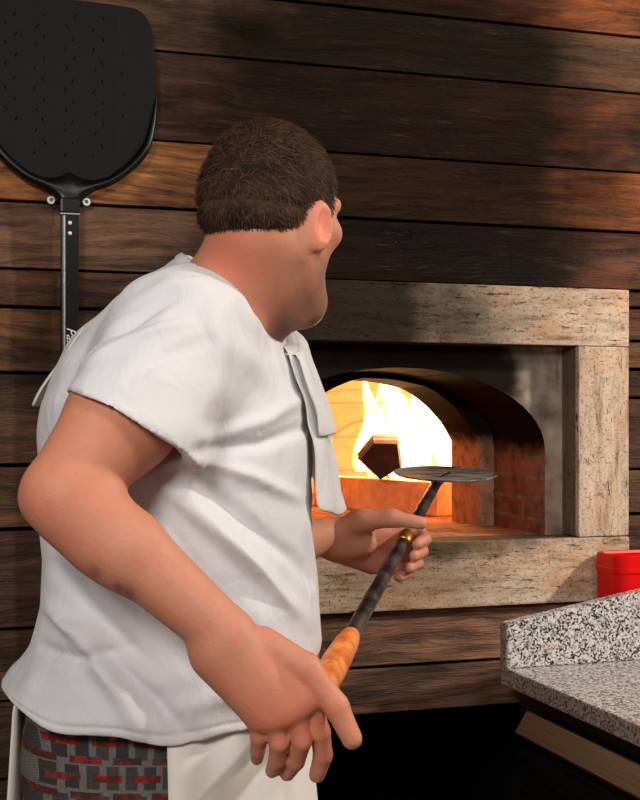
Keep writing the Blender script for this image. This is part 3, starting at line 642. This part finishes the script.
SHL = np.array((-0.150, 1.83, 1.462)); ELL = at(205, 572, 1.93); WRL = at(322, 536, 2.045)
HC = np.array((-0.060, 1.56, 1.660)); th = R(56)
hf = np.array((math.cos(th), math.sin(th), 0.0)); hs = np.array((math.sin(th), -math.cos(th), 0.0)); hu = np.array((0, 0, 1.0))
hf = hf*math.cos(R(8))-hu*math.sin(R(8)); hu = np.cross(hs, hf)*1.0
if hu[2] < 0: hu = -hu
HB = (hf, hs, hu)
def hp(f, s, u): return HC+hf*f+hs*s+hu*u
# --- body
B = Field((-0.46, 1.24, 0.03), (0.20, 2.20, 1.80), 0.0034)
B.rings([t for t in TOR if t[0] > 1.02], 1.66, 0.030, 0.02)
B.rings([(1.06, -0.375, -0.03, 0.18), (0.92, -0.375, -0.035, 0.185), (0.82, -0.34, -0.06, 0.17)], 1.66, 0.022, 0.05)
for yy, xo in ((1.575, 0.0), (1.75, 0.05)):
    B.chain([(-0.21, yy, 0.86), (-0.20+xo, yy, 0.50), (-0.23+xo, yy, 0.10), (-0.14+xo, yy, 0.06)], [0.095, 0.06, 0.042, 0.035], 0.03)
B.cap((-0.125, 1.63, 1.47), hp(-0.022, 0, -0.055), 0.070, 0.060, 0.03)
B.cap((-0.13, 1.63, 1.53), SH+np.array((0, 0.02, 0.01)), 0.05, 0.06, 0.05); B.cap((-0.12, 1.66, 1.53), SHL, 0.05, 0.06, 0.05)
B.chain([SH, SH*0.45+EL*0.55, EL], [0.074, 0.063, 0.044], 0.012)
B.ell(EL*0.74+WR*0.26+np.array((-0.006, 0, -0.007)), (0.085, 0.040, 0.0435), ((WR-EL)/np.linalg.norm(WR-EL), np.array((0, 1, 0)), np.cross((WR-EL)/np.linalg.norm(WR-EL), (0, 1, 0))), 0.03)
B.chain([EL, EL*0.6+WR*0.4, WR], [0.043, 0.041, 0.0315], 0.012)
B.cap(at(43, 500, 1.37), EL, 0.022, 0.038, 0.015)
B.chain([SHL, ELL, ELL*0.5+WRL*0.5, WRL], [0.07, 0.05, 0.043, 0.029], 0.02)
# head
B.ell(hp(-0.004, 0, 0.0), (0.088, 0.071, 0.083), HB, 0.02)
B.ell(hp(0.030, 0, -0.055), (0.066, 0.058, 0.080), HB, 0.03)
B.cap(hp(0.066, -0.012, -0.130), hp(0.066, 0.012, -0.130), 0.024, 0.024, 0.03)
for s_ in (-1, 1):
    B.cap(hp(-0.005, 0.053*s_, -0.075), hp(0.055, 0.028*s_, -0.125), 0.018, 0.02, 0.03)          # jaw
    B.ell(hp(0.062, 0.042*s_, -0.035), (0.024, 0.02, 0.016), HB, 0.02)                            # cheekbone
    B.cap(hp(0.085, 0.012*s_, 0.004), hp(0.072, 0.046*s_, 0.004), 0.010, 0.009, 0.015)            # brow
    B.ell(hp(0.093, 0.030*s_, -0.022), (0.012, 0.015, 0.010), HB, 0.006, 'cut'); B.ell(hp(0.078, 0.030*s_, -0.022), (0.012, 0.013, 0.010), HB, 0.003)
    eb = (hf*0.86+hs*s_*0.5, hs*s_*0.86-hf*0.5, hu)
    B.ell(hp(-0.006, 0.079*s_, -0.047), (0.020, 0.0075, 0.032), eb, 0.004); B.ell(hp(0.004, 0.072*s_, -0.062), (0.012, 0.012, 0.016), HB, 0.006)
    B.ell(hp(-0.002, 0.087*s_, -0.044), (0.011, 0.006, 0.020), eb, 0.004, 'cut')
B.chain([hp(0.090, 0, -0.005), hp(0.112, 0, -0.045), hp(0.100, 0, -0.055)], [0.009, 0.0125, 0.012], 0.012)
for s_ in (-1, 1): B.ell(hp(0.098, 0.012*s_, -0.054), (0.011, 0.009, 0.008), HB, 0.006)
B.cap(hp(0.088, -0.018, -0.088), hp(0.088, 0.018, -0.088), 0.0075, 0.0075, 0.008); B.cap(hp(0.087, -0.016, -0.099), hp(0.087, 0.016, -0.099), 0.008, 0.008, 0.006)
# right hand: back of the hand to the lens, hanging over the pole's grip
def hand_chain(pts, rad, k=0.004): B.chain([at(*p) for p in pts], rad, k)
kn = [(309, 697, 1.362), (293, 708, 1.352), (276, 716, 1.352), (258, 717, 1.36)]
for i, kx in enumerate(kn):
    B.cap(at(232+(-2, -8, -12, -15)[i], 640+(1, 6, 12, 17)[i], 1.364), at(*kx), 0.0215, 0.0142, 0.026)
    B.ell(at(kx[0], kx[1], kx[2]-0.002), (0.0138, 0.0138, 0.0138), None, 0.005)
hand_chain([kn[0], (320, 732, 1.368), (323, 755, 1.378), (317, 775, 1.392)], [0.0124, 0.0116, 0.0108, 0.0094], 0.003)
hand_chain([kn[1], (302, 741, 1.356), (296, 761, 1.374), (287, 774, 1.396)], [0.0124, 0.0110, 0.0100, 0.0086], 0.003)
hand_chain([kn[2], (279, 743, 1.354), (277, 760, 1.370), (272, 771, 1.392)], [0.0118, 0.0104, 0.0095, 0.0082], 0.003)
hand_chain([kn[3], (259, 737, 1.362), (258, 750, 1.376), (257, 759, 1.394)], [0.0108, 0.0094, 0.0085, 0.0074], 0.003)
hand_chain([(262, 646, 1.370), (306, 668, 1.360), (336, 706, 1.350), (352, 739, 1.346)], [0.022, 0.0165, 0.0138, 0.0116], 0.005)
# left hand: palm to the lens, closed round the pole by the collar
for i, (x, y) in enumerate(((385, 534), (383, 546), (379, 557), (372, 566))):
    B.cap(at(334, 533+i*5, 2.062), at(x, y, 2.094), 0.021, 0.0145, 0.016)
    tip = ((424, 541), (421, 553), (416, 565), (406, 574))[i]
    hand_chain([(x, y, 2.094), (tip[0]-4, y-1+i, 2.102), (tip[0]+1, tip[1]-2, 2.080), (tip[0]-7, tip[1]+3, 2.052)], [0.0122, 0.0112, 0.0105, 0.0092], 0.0035)
hand_chain([(340, 531, 2.055), (362, 521, 2.042), (392, 518, 2.030), (421, 523, 2.022)], [0.022, 0.0185, 0.0132, 0.0108], 0.012)
B.ell(at(356, 543, 2.052), (0.035, 0.016, 0.024), None, 0.012)
V, Q = B.mesh(); V = smoothn(V, Q, 1, 0.4)
body = mpart('body', V, Q, M['skin'])
# skin tone: beard, lips, brows, ears, nape, nails, forearm tattoo
col = np.tile(np.array(lin(192, 132, 104)[:3]), (len(V), 1)); D = V-HC; f_, s_, u_ = D@hf, D@hs, D@hu
def blend(mask, c, a=1.0):
    global col
    m = (np.clip(mask, 0, 1)*a)[:, None]; col = col*(1-m)+np.array(lin(*c)[:3])*m
g_ = lambda d, r: np.exp(-(d/r)**2)
head = (V[:, 2] > 1.47)
blend(head*np.clip((f_-0.0)/0.03, 0, 1)*np.clip((-0.055-u_)/0.025, 0, 1), (116, 84, 70), 0.7)
blend(head*g_(np.linalg.norm(D-hp(0.072, 0, -0.138)+HC, axis=1), 0.040), (52, 34, 28), 0.9)
blend(head*g_(np.linalg.norm(D-(hp(-0.085, 0, -0.105)-HC), axis=1), 0.05), (196, 104, 78), 0.8)
for q_ in (-1, 1):
    blend(head*(np.abs(s_) > 0.078)*g_(np.linalg.norm(D-(hp(-0.006, 0.086*q_, -0.045)-HC), axis=1), 0.045), (222, 122, 98), 0.65)
    blend(head*g_(np.linalg.norm(D-(hp(0.09, 0.03*q_, -0.022)-HC), axis=1), 0.009), (40, 28, 24), 0.9)
    blend(head*(f_ > 0.06)*g_(u_-0.008, 0.006)*(np.abs(s_-0.03*q_) < 0.022), (60, 40, 30), 0.9)
blend(head*(f_ > 0.07)*g_(u_+0.094, 0.010)*(np.abs(s_) < 0.024), (176, 92, 84), 0.8)
hand = g_(np.linalg.norm(V-at(295, 715, 1.36), axis=1), 0.07); blend(hand, (200, 112, 84), 0.7)
hand = g_(np.linalg.norm(V-at(390, 545, 2.06), axis=1), 0.08); blend(hand, (196, 126, 104), 0.6)
for (px, py, rr) in ((128, 594, 0.009), (117, 588, 0.006), (94, 572, 0.008)):
    t_ = at(px, py, 1.33); blend(g_(np.hypot(V[:, 0]-t_[0], V[:, 2]-t_[2]), rr)*(V[:, 1] < 1.40), (70, 58, 58), 0.75)
tn = at(353, 742, 1.355); blend(g_(np.linalg.norm(V-tn, axis=1), 0.009), (236, 176, 158), 0.8)
for kx in kn: blend(g_(np.linalg.norm(V-at(kx[0], kx[1], kx[2]-0.012), axis=1), 0.011), (184, 88, 66), 0.5)
for nx_ in ((322, 772, 1.376), (287, 773, 1.384), (272, 770, 1.380)): blend(g_(np.linalg.norm(V-at(*nx_), axis=1), 0.007), (226, 160, 142), 0.7)
blend(g_(np.linalg.norm(V-EL, axis=1), 0.09), (204, 120, 90), 0.5)
set_col(body.data, 'skin_tone', col)
# --- hair: close-cropped shell with short strands
Hf = Field(HC-0.16, HC+0.16, 0.003)
Hf.ell(hp(-0.004, 0, 0.002), (0.0945, 0.0765, 0.088), HB, 0.0); Hf.ell(hp(-0.026, 0, -0.03), (0.072, 0.067, 0.062), HB, 0.03)
X, Y, Z = np.meshgrid(*Hf.ax, indexing='ij'); Dx = np.stack([X-HC[0], Y-HC[1], Z-HC[2]], -1); fF, uF, sF = Dx@hf, Dx@hu, np.abs(Dx@hs)
line = np.interp(fF, [-0.11, -0.07, -0.035, -0.02, 0.006, 0.016, 0.028, 0.036, 0.05, 0.065, 0.10], [-0.072, -0.076, -0.068, -0.02, -0.02, -0.055, -0.055, -0.015, 0.018, 0.034, 0.042])
Hf.v = np.maximum(Hf.v, (line-uF).astype(np.float32)*0.7)
V, Q = Hf.mesh(); V = smoothn(V, Q, 2, 0.4); D = V-HC; f_, u_ = D@hf, D@hu; N = vnormals(V, Q)
gr = g_(u_+0.031, 0.0045)*np.clip(-f_/0.03, 0, 1); V = V-N*(0.0035*gr)[:, None]+N*(0.001*g_(u_+0.048, 0.010)*np.clip(-f_/0.03, 0, 1))[:, None]
hl = np.interp(f_, [-0.11, -0.07, -0.035, -0.02, 0.006, 0.016, 0.028, 0.036, 0.05, 0.065, 0.10], [-0.072, -0.076, -0.068, -0.02, -0.02, -0.055, -0.055, -0.015, 0.018, 0.034, 0.042])
V = V-N*(0.0062*np.clip(1-(u_-hl)/0.030, 0, 1)**1.5)[:, None]
tri = [V[Q[:, [0, 1, 2]]].reshape(-1, 3), V[Q[:, [0, 2, 3]]].reshape(-1, 3)]
idx_ = npr.choice(len(V), 14000); idx_ = idx_[(np.abs(N[idx_]@hu) < 0.999) & (u_[idx_] > hl[idx_]+0.001)]
p0 = V[idx_]; nn = N[idx_]; comb = hf*0.55-hu*0.45+npr.normal(0, 0.28, (len(idx_), 3)); comb = comb-nn*np.sum(comb*nn, 1)[:, None]; comb /= np.linalg.norm(comb, axis=1, keepdims=True)+1e-9
L_ = npr.uniform(0.008, 0.015, (len(idx_), 1))*np.clip(0.5+(u_[idx_]+0.06)/0.12, 0.35, 1.0)[:, None]; sd = np.cross(comb, nn)*0.0008
t1 = p0+comb*L_+nn*L_*0.28; st = np.stack([p0-sd, p0+sd, t1+sd*0.2, t1-sd*0.2], 1).reshape(-1, 3)
mpart('hair', np.concatenate([V, st]), np.concatenate([Q, len(V)+np.arange(len(st)).reshape(-1, 4)]), M['hair'])
# --- t-shirt
T = Field((-0.47, 1.34, 0.94), (0.06, 2.06, 1.62), 0.004)
T.rings(TOR, 1.66, 0.0, 0.02)
T.cap((-0.145, 1.63, 1.515), SH+np.array((0.0, 0.03, 0.005)), 0.068, 0.080, 0.06); T.cap((-0.12, 1.66, 1.52), SHL+np.array((0, -0.02, 0)), 0.06, 0.074, 0.06)
HM = at(127, 427, 1.425)
ax_ = (HM-SH)/np.linalg.norm(HM-SH); hem_n = np.array((ax_[0], ax_[1]*0.3, ax_[2])); hem_n /= np.linalg.norm(hem_n)
T2 = Field((-0.47, 1.34, 0.94), (0.06, 2.06, 1.62), 0.004)
T2.cap(SH+np.array((-0.005, 0.01, 0.0)), HM+(HM-SH)*0.25, 0.086, 0.080, 0.035); T2.cap(HM+np.array((0.03, 0, -0.012)), HM+(HM-SH)*0.2+np.array((0.034, 0, -0.02)), 0.058, 0.058, 0.03)
sl, g = T2.sub(HM-0.25, HM+0.25, 0.0); T2.v[sl] = np.maximum(T2.v[sl], (g[0]-HM[0])*hem_n[0]+(g[1]-HM[1])*hem_n[1]+(g[2]-HM[2])*hem_n[2])
hh_ = np.maximum(0.03-np.abs(T.v-T2.v), 0)/0.03; T.v = np.minimum(T.v, T2.v)-hh_*hh_*0.03*0.25
HML = SHL*0.5+ELL*0.5; T.cap(SHL, HML, 0.082, 0.078, 0.04)
def half(co_, no_, lo, hi, k=0.0):
    """trim the cloth beyond a plane, inside a box"""
    sl, g = T.sub(np.array(lo), np.array(hi), 0.0); d = (g[0]-co_[0])*no_[0]+(g[1]-co_[1])*no_[1]+(g[2]-co_[2])*no_[2]
    T.v[sl] = np.maximum(T.v[sl], d.astype(np.float32))
T.cap(HM-ax_*0.035, HM+ax_*0.12, 0.071, 0.071, 0.004, 'cut')
# neck opening
cb, cf = np.array((-0.170, 1.63, 1.583)), np.array((-0.060, 1.63, 1.496)); cn = np.array((-(cf-cb)[2], 0, (cf-cb)[0])); cn /= np.linalg.norm(cn)
half(cb, cn, (-0.22, 1.52, 1.45), (0.0, 1.76, 1.62)); T.cap((-0.128, 1.63, 1.49), (-0.09, 1.60, 1.62), 0.073, 0.075, 0.006, 'cut')
T.cap((-0.20, 1.66, 0.93), (-0.20, 1.66, 0.985), 0.15, 0.15, 0.01, 'cut')
V, Q = T.mesh(); V = smoothn(V, Q, 2, 0.5); N = vnormals(V, Q)
V = V-N*(0.0022*g_(V[:, 2]-0.9905, 0.0032))[:, None]
# hem falls lower at his near side, rises at the back
zf_ = np.clip((1.10-V[:, 2])/0.13, 0, 1)**1.5
V[:, 2] += zf_*(0.036+0.030*np.clip((-0.25-V[:, 0])/0.15, 0, 1)+0.006*np.sin(V[:, 0]*45)+0.022*np.clip((V[:, 0]+0.09)/0.09, 0, 1))
# folds: lines in the near-side (x, z) plane, pressed in or raised
def fold(pts, amp, wid, ylim=1.66):
    global V
    near = np.clip((ylim-V[:, 1])/0.05, 0, 1)
    pts = [at(px, py, 1.50)[[0, 2]] for px, py in pts]; best = np.full(len(V), 9.0); par = np.zeros(len(V)); n = len(pts)-1
    for i in range(n):
        a_, b_ = pts[i], pts[i+1]; ba = b_-a_; q = V[:, [0, 2]]-a_; t = np.clip(q@ba/(ba@ba), 0, 1); d = np.linalg.norm(q-t[:, None]*ba, axis=1)
        m = d < best; best[m] = d[m]; par[m] = ((i+t)/n)[m]
    env = np.sin(np.pi*np.clip(par, 0, 1))**0.6
    V = V+N*(1.7*amp*g_(best, wid*0.8)*env*near)[:, None]
for pts, amp, wid in [
    ([(150, 470), (200, 515), (260, 570), (315, 640)], 0.007, 0.012), ([(170, 462), (235, 510), (290, 560), (318, 600)], -0.006, 0.010), ([(190, 455), (250, 475), (305, 505)], 0.006, 0.010),
    ([(130, 480), (180, 540), (240, 610), (300, 690)], -0.006, 0.011), ([(200, 450), (260, 445), (310, 425)], -0.006, 0.009), ([(205, 440), (265, 420), (305, 395)], 0.005, 0.010),
    ([(180, 480), (240, 545), (300, 620)], 0.005, 0.008), ([(140, 500), (190, 560), (270, 660), (310, 720)], 0.006, 0.013), ([(40, 600), (90, 640), (130, 690), (150, 730)], 0.007, 0.014),
    ([(30, 650), (80, 655), (140, 640)], -0.006, 0.010), ([(45, 560), (100, 610), (170, 670)], -0.006, 0.014), ([(100, 640), (160, 690), (200, 735)], -0.006, 0.012), ([(36, 610), (70, 625), (110, 630)], 0.005, 0.010),
    ([(170, 700), (230, 690), (290, 660)], 0.004, 0.016), ([(200, 620), (250, 650), (300, 670)], -0.004, 0.012),
    ([(95, 350), (140, 330), (185, 300)], -0.005, 0.008), ([(90, 372), (140, 345), (200, 325)], 0.004, 0.007), ([(140, 385), (180, 360), (220, 340)], -0.003, 0.010), ([(130, 310), (170, 290), (215, 285)], 0.003, 0.010), ([(215, 300), (225, 350), (215, 420)], 0.004, 0.016), ([(240, 300), (262, 345), (285, 390)], -0.004, 0.012)]:
    fold(pts, amp, wid)
nz_ = np.sin(V@np.array((31, 22, 44))+2*np.sin(V@np.array((14, 9, -19))))*np.sin(V@np.array((-24, 35, 27))+1.5*np.sin(V@np.array((17, -12, 8))))
V = V+N*(0.0022*nz_)[:, None]
V = smoothn(V, Q, 1, 0.5)
shirt = mpart('t_shirt', V, Q, M['shirt'])
SBVH = BVHTree.FromPolygons([Vector(v) for v in V], [tuple(int(i) for i in q) for q in Q])
# stitched hem band and collar band as children of the shirt would only repeat its surface; the collar rib is a ring
bm = bmesh.new(); ring = []
for k in range(48):
    a = 2*math.pi*k/48; d = Vector((math.cos(a), math.sin(a), 0)); c0 = Vector((-0.116, 1.622, 1.541)); u1 = Vector((cf-cb)).normalized()
    p = c0+u1*(0.080*math.cos(a))+Vector((0, 1, 0))*(0.078*math.sin(a)); ring.append(p)
for off in ((0, 0.0),): pass
rg = []
nC = Vector(cn)
for k in range(49):
    p = ring[k % 48]; o_ = (p-Vector((-0.116, 1.622, 1.541))).normalized()
    rg.append([tuple(Vector(loc(p+o_*a_+nC*b_))) for a_, b_ in ((0.005, -0.014), (0.007, -0.004), (0.004, 0.004), (-0.001, 0.003), (-0.002, -0.012))])
loft(bm, rg); bmesh.ops.remove_doubles(bm, verts=bm.verts[:], dist=1e-5); col_o = from_bm('collar', bm, M['shirt'], man, smooth=True)
col_o.parent = shirt
# --- trousers
Tr = Field((-0.45, 1.40, 0.02), (0.05, 1.95, 1.12), 0.006)
Tr.rings([(1.09, -0.372, -0.030, 0.183), (1.03, -0.384, -0.030, 0.190), (0.95, -0.388, -0.032, 0.188), (0.86, -0.382, -0.035, 0.185), (0.78, -0.35, -0.05, 0.178)], 1.66, 0.0, 0.03)
for yy, xo in ((1.575, 0.0), (1.75, 0.05)):
    Tr.chain([(-0.21, yy, 0.84), (-0.20+xo, yy, 0.50), (-0.225+xo, yy, 0.10)], [0.118, 0.088, 0.078], 0.03)
sl, g = Tr.sub((-0.6, 1.3, 0), (0.2, 2.0, 0.2), 0.0); Tr.v[sl] = np.maximum(Tr.v[sl], 0.075-g[2])
V, Q = Tr.mesh(); V = smoothn(V, Q, 3, 0.5); N = vnormals(V, Q); V = V+N*(0.004*np.sin(V@np.array((20, 14, 16))+2*np.sin(V[:, 2]*18)))[:, None]
mpart('trousers', V, Q, M['trousers'])
# --- apron: a wrapped skirt open on his near back side
bm = bmesh.new(); rg = []; NU, NV = 90, 26
for j in range(NV+1):
    t = j/NV; z = 1.045-0.60*t; row = []
    for i in range(NU+1):
        a = R(-84)+R(272)*i/NU                   # from the near side, round the front and far side, to the back
        xb = np.interp(z, [0.45, 0.8, 1.0, 1.05], [-0.37, -0.395, -0.390, -0.383]); xf = np.interp(z, [0.45, 0.8, 1.0, 1.05], [0.005, -0.010, -0.024, -0.03]); hw = np.interp(z, [0.45, 0.8, 1.05], [0.225, 0.207, 0.192])
        e = 2/2.4; c, s = math.cos(a), math.sin(a)
        x = (xb+xf)/2+(xf-xb)/2*math.copysign(abs(c)**e, c); y = 1.66+hw*math.copysign(abs(s)**e, s)
        wv = 0.006*math.sin(a*9+1.3)*min(1, t*2)+0.004*math.sin(a*17+4*t)
        x += wv*c+0.005*c; y += wv*s+0.005*s
        if i > NU-6: x -= 0.012*(i-NU+6)/6*(0.6+t)
        row.append(tuple(loc((x, y, z))))
    rg.append(row)
loft(bm, rg); ap = from_bm('apron', bm, M['apron'], man, smooth=True)
md = ap.modifiers.new('thickness', 'SOLIDIFY'); md.thickness = 0.003
# --- shoes
for yy, xo in ((1.575, 0.0), (1.75, 0.05)):
    Sf = Field((-0.36, yy-0.08, -0.01), (0.10, yy+0.08, 0.14), 0.005)
    Sf.ell((-0.24+xo, yy, 0.045), (0.055, 0.042, 0.055), None, 0.0); Sf.ell((-0.13+xo, yy, 0.032), (0.115, 0.050, 0.045), None, 0.03)
    sl, g = Sf.sub((-1, 0, -0.02), (1, 3, 0.2), 0); Sf.v[sl] = np.maximum(Sf.v[sl], 0.0005-g[2]+0*g[0]+0*g[1])
    V, Q = Sf.mesh(); V = smoothn(V, Q, 1); V[:, 2] = np.maximum(V[:, 2], 0.0006); mpart('shoe', V, Q, M['shoe'])
# ------------------------------------------------------------ towel over his shoulders
tw = []; NA_, NY = 46, 16; ctr = Vector((-0.19, 0, 1.40))
for i in range(NA_+1):
    row = []
    for j in range(NY+1):
        y = 1.645+0.165*j/NY-0.055*min(1, max(0, (i-26)/10))*(1-j/NY)
        if i <= 34:
            a = R(181-151*i/34); d = Vector((math.cos(a), 0, math.sin(a))); hit = SBVH.ray_cast(Vector((ctr.x, y, ctr.z))+d*0.5, -d)
            p = hit[0] if hit[0] is not None else Vector((ctr.x, y, ctr.z))+d*0.1
            off = 0.003+(0.007+0.003*math.sin(j*1.3+i*0.5)+0.003*math.sin(i*0.9+j*0.4))*min(1, j/3)
            if i < 5: off += 0.010*(5-i)/5
            p = p+d*off
        else:
            t = (i-34)/(NA_-34); p0 = tw[34][j]; zz = p0.z+(1.25+0.035*abs(j/NY-0.35)-p0.z)*t; f = j/NY
            hit = SBVH.ray_cast(Vector((0.3, y, zz)), Vector((-1, 0, 0))); hx = hit[0].x if hit[0] is not None else p0.x
            x = hx+0.003+0.006*min(1, j/3)+float(np.interp(t, [0, 0.3, 0.7, 1], [0, 0.006, 0.020, 0.040]))*f**0.5+0.005*(1+math.sin(j*0.8+1.5*t))*t
            p = Vector((x, y+0.01*t, zz))
        row.append(p)
    tw.append(row)
bm = bmesh.new(); org = w2((-0.03, 1.74, 1.25)); oL = np.array((-0.03, 1.74, 1.25))
loft(bm, [[tuple(np.array(p)-oL) for p in row] for row in tw]); towel = from_bm('kitchen_towel', bm, M['towel'], smooth=True)
towel.location = org; towel.rotation_euler = (0, 0, A); md = towel.modifiers.new('thickness', 'SOLIDIFY'); md.thickness = 0.004; md.offset = 1
md = towel.modifiers.new('soft', 'SUBSURF'); md.levels = 1; md.render_levels = 1
bm = bmesh.new(); lay = []
for i in range(24, 41):
    k_ = (i-24)/16; lay.append([tuple(np.array(p)-oL+np.array((0.005+0.010*k_+0.003*math.sin(j*0.9+i*0.4), 0.004*math.sin(i), 0.004*(1-k_)-0.016*k_*(1-j/NY)))) for j, p in enumerate(tw[i])])
loft(bm, lay); fl_ = from_bm('folded_layer', bm, M['towel'], towel, smooth=True); md = fl_.modifiers.new('thickness', 'SOLIDIFY'); md.thickness = 0.004; md.offset = 1
md = fl_.modifiers.new('soft', 'SUBSURF'); md.levels = 1; md.render_levels = 1; fl_['label'] = 'shorter upper layer of the folded towel'
tag(towel, "white cloth towel draped over the person's shoulder, its end hanging in front", 'towel')
# ------------------------------------------------------------ turning peel in his hands
P0, PH, P1 = at(290, 744, 1.402), at(405, 539, 2.066), at(437, 482, 2.40)
a_ = Vector(P0); b_ = Vector(P1); L = (b_-a_).length; dr = (b_-a_).normalized()
tp = thing('turning_peel', 'turning peel with small round steel head and orange grip held in both hands', 'peel', w2(P0), A)
def pl_(t): return tuple(dr*t)
bm = bmesh.new(); tube(bm, [pl_(0.12), pl_(0.3), pl_(L*0.6), pl_(L-0.03), pl_(L-0.004)], [0.0115, 0.0115, 0.0108, 0.0098, 0.0085], 20); from_bm('pole', bm, M['pole'], tp, smooth=True)
bm = bmesh.new(); tube(bm, [pl_(t) for t in (0.0, 0.004, 0.03, 0.12, 0.22, 0.28, 0.305, 0.312)], [0.011, 0.0155, 0.0175, 0.019, 0.019, 0.0165, 0.0135, 0.0118], 24); from_bm('grip', bm, M['orange'], tp, smooth=True)['label'] = 'orange wooden grip at the near end'
tH = (Vector(PH)-a_).dot(dr)
bm = bmesh.new(); tube(bm, [pl_(tH+t) for t in (-0.012, -0.010, 0.022, 0.030, 0.032)], [0.0112, 0.0135, 0.0140, 0.0132, 0.0100], 24); from_bm('collar', bm, M['brass'], tp, smooth=True)['label'] = 'brass collar by the front hand'
bm = bmesh.new(); dn = Vector((0.02, -0.10, 1.0)).normalized(); du = dn.cross(Vector((0, 1, 0))).normalized(); dv = dn.cross(du)
dc = Vector(at(445, 476, 2.43))-a_; rg = []
for r_, z in ((0.0, 0.0), (0.03, 0.0), (0.085, 0.0), (0.096, 0.002), (0.1, 0.0045), (0.1, 0.0065), (0.096, 0.004), (0.085, 0.002), (0.03, 0.002), (0.0, 0.002)):
    rg.append([tuple(dc+du*(r_*math.cos(2*math.pi*k/48))+dv*(r_*math.sin(2*math.pi*k/48))+dn*z) for k in range(48)])
loft(bm, rg, True); bmesh.ops.remove_doubles(bm, verts=bm.verts[:], dist=1e-5); from_bm('head_disc', bm, M['disc'], tp, smooth=False)
bm = bmesh.new(); tube(bm, [pl_(L-0.03), tuple(Vector(pl_(L-0.005))), tuple(dc-dn*0.002-dv*0.0), tuple(dc-dn*0.001+(dc-Vector(pl_(L))).normalized()*0.02)], [0.010, 0.010, 0.007, 0.004], 12); from_bm('neck', bm, M['pole'], tp, smooth=True)
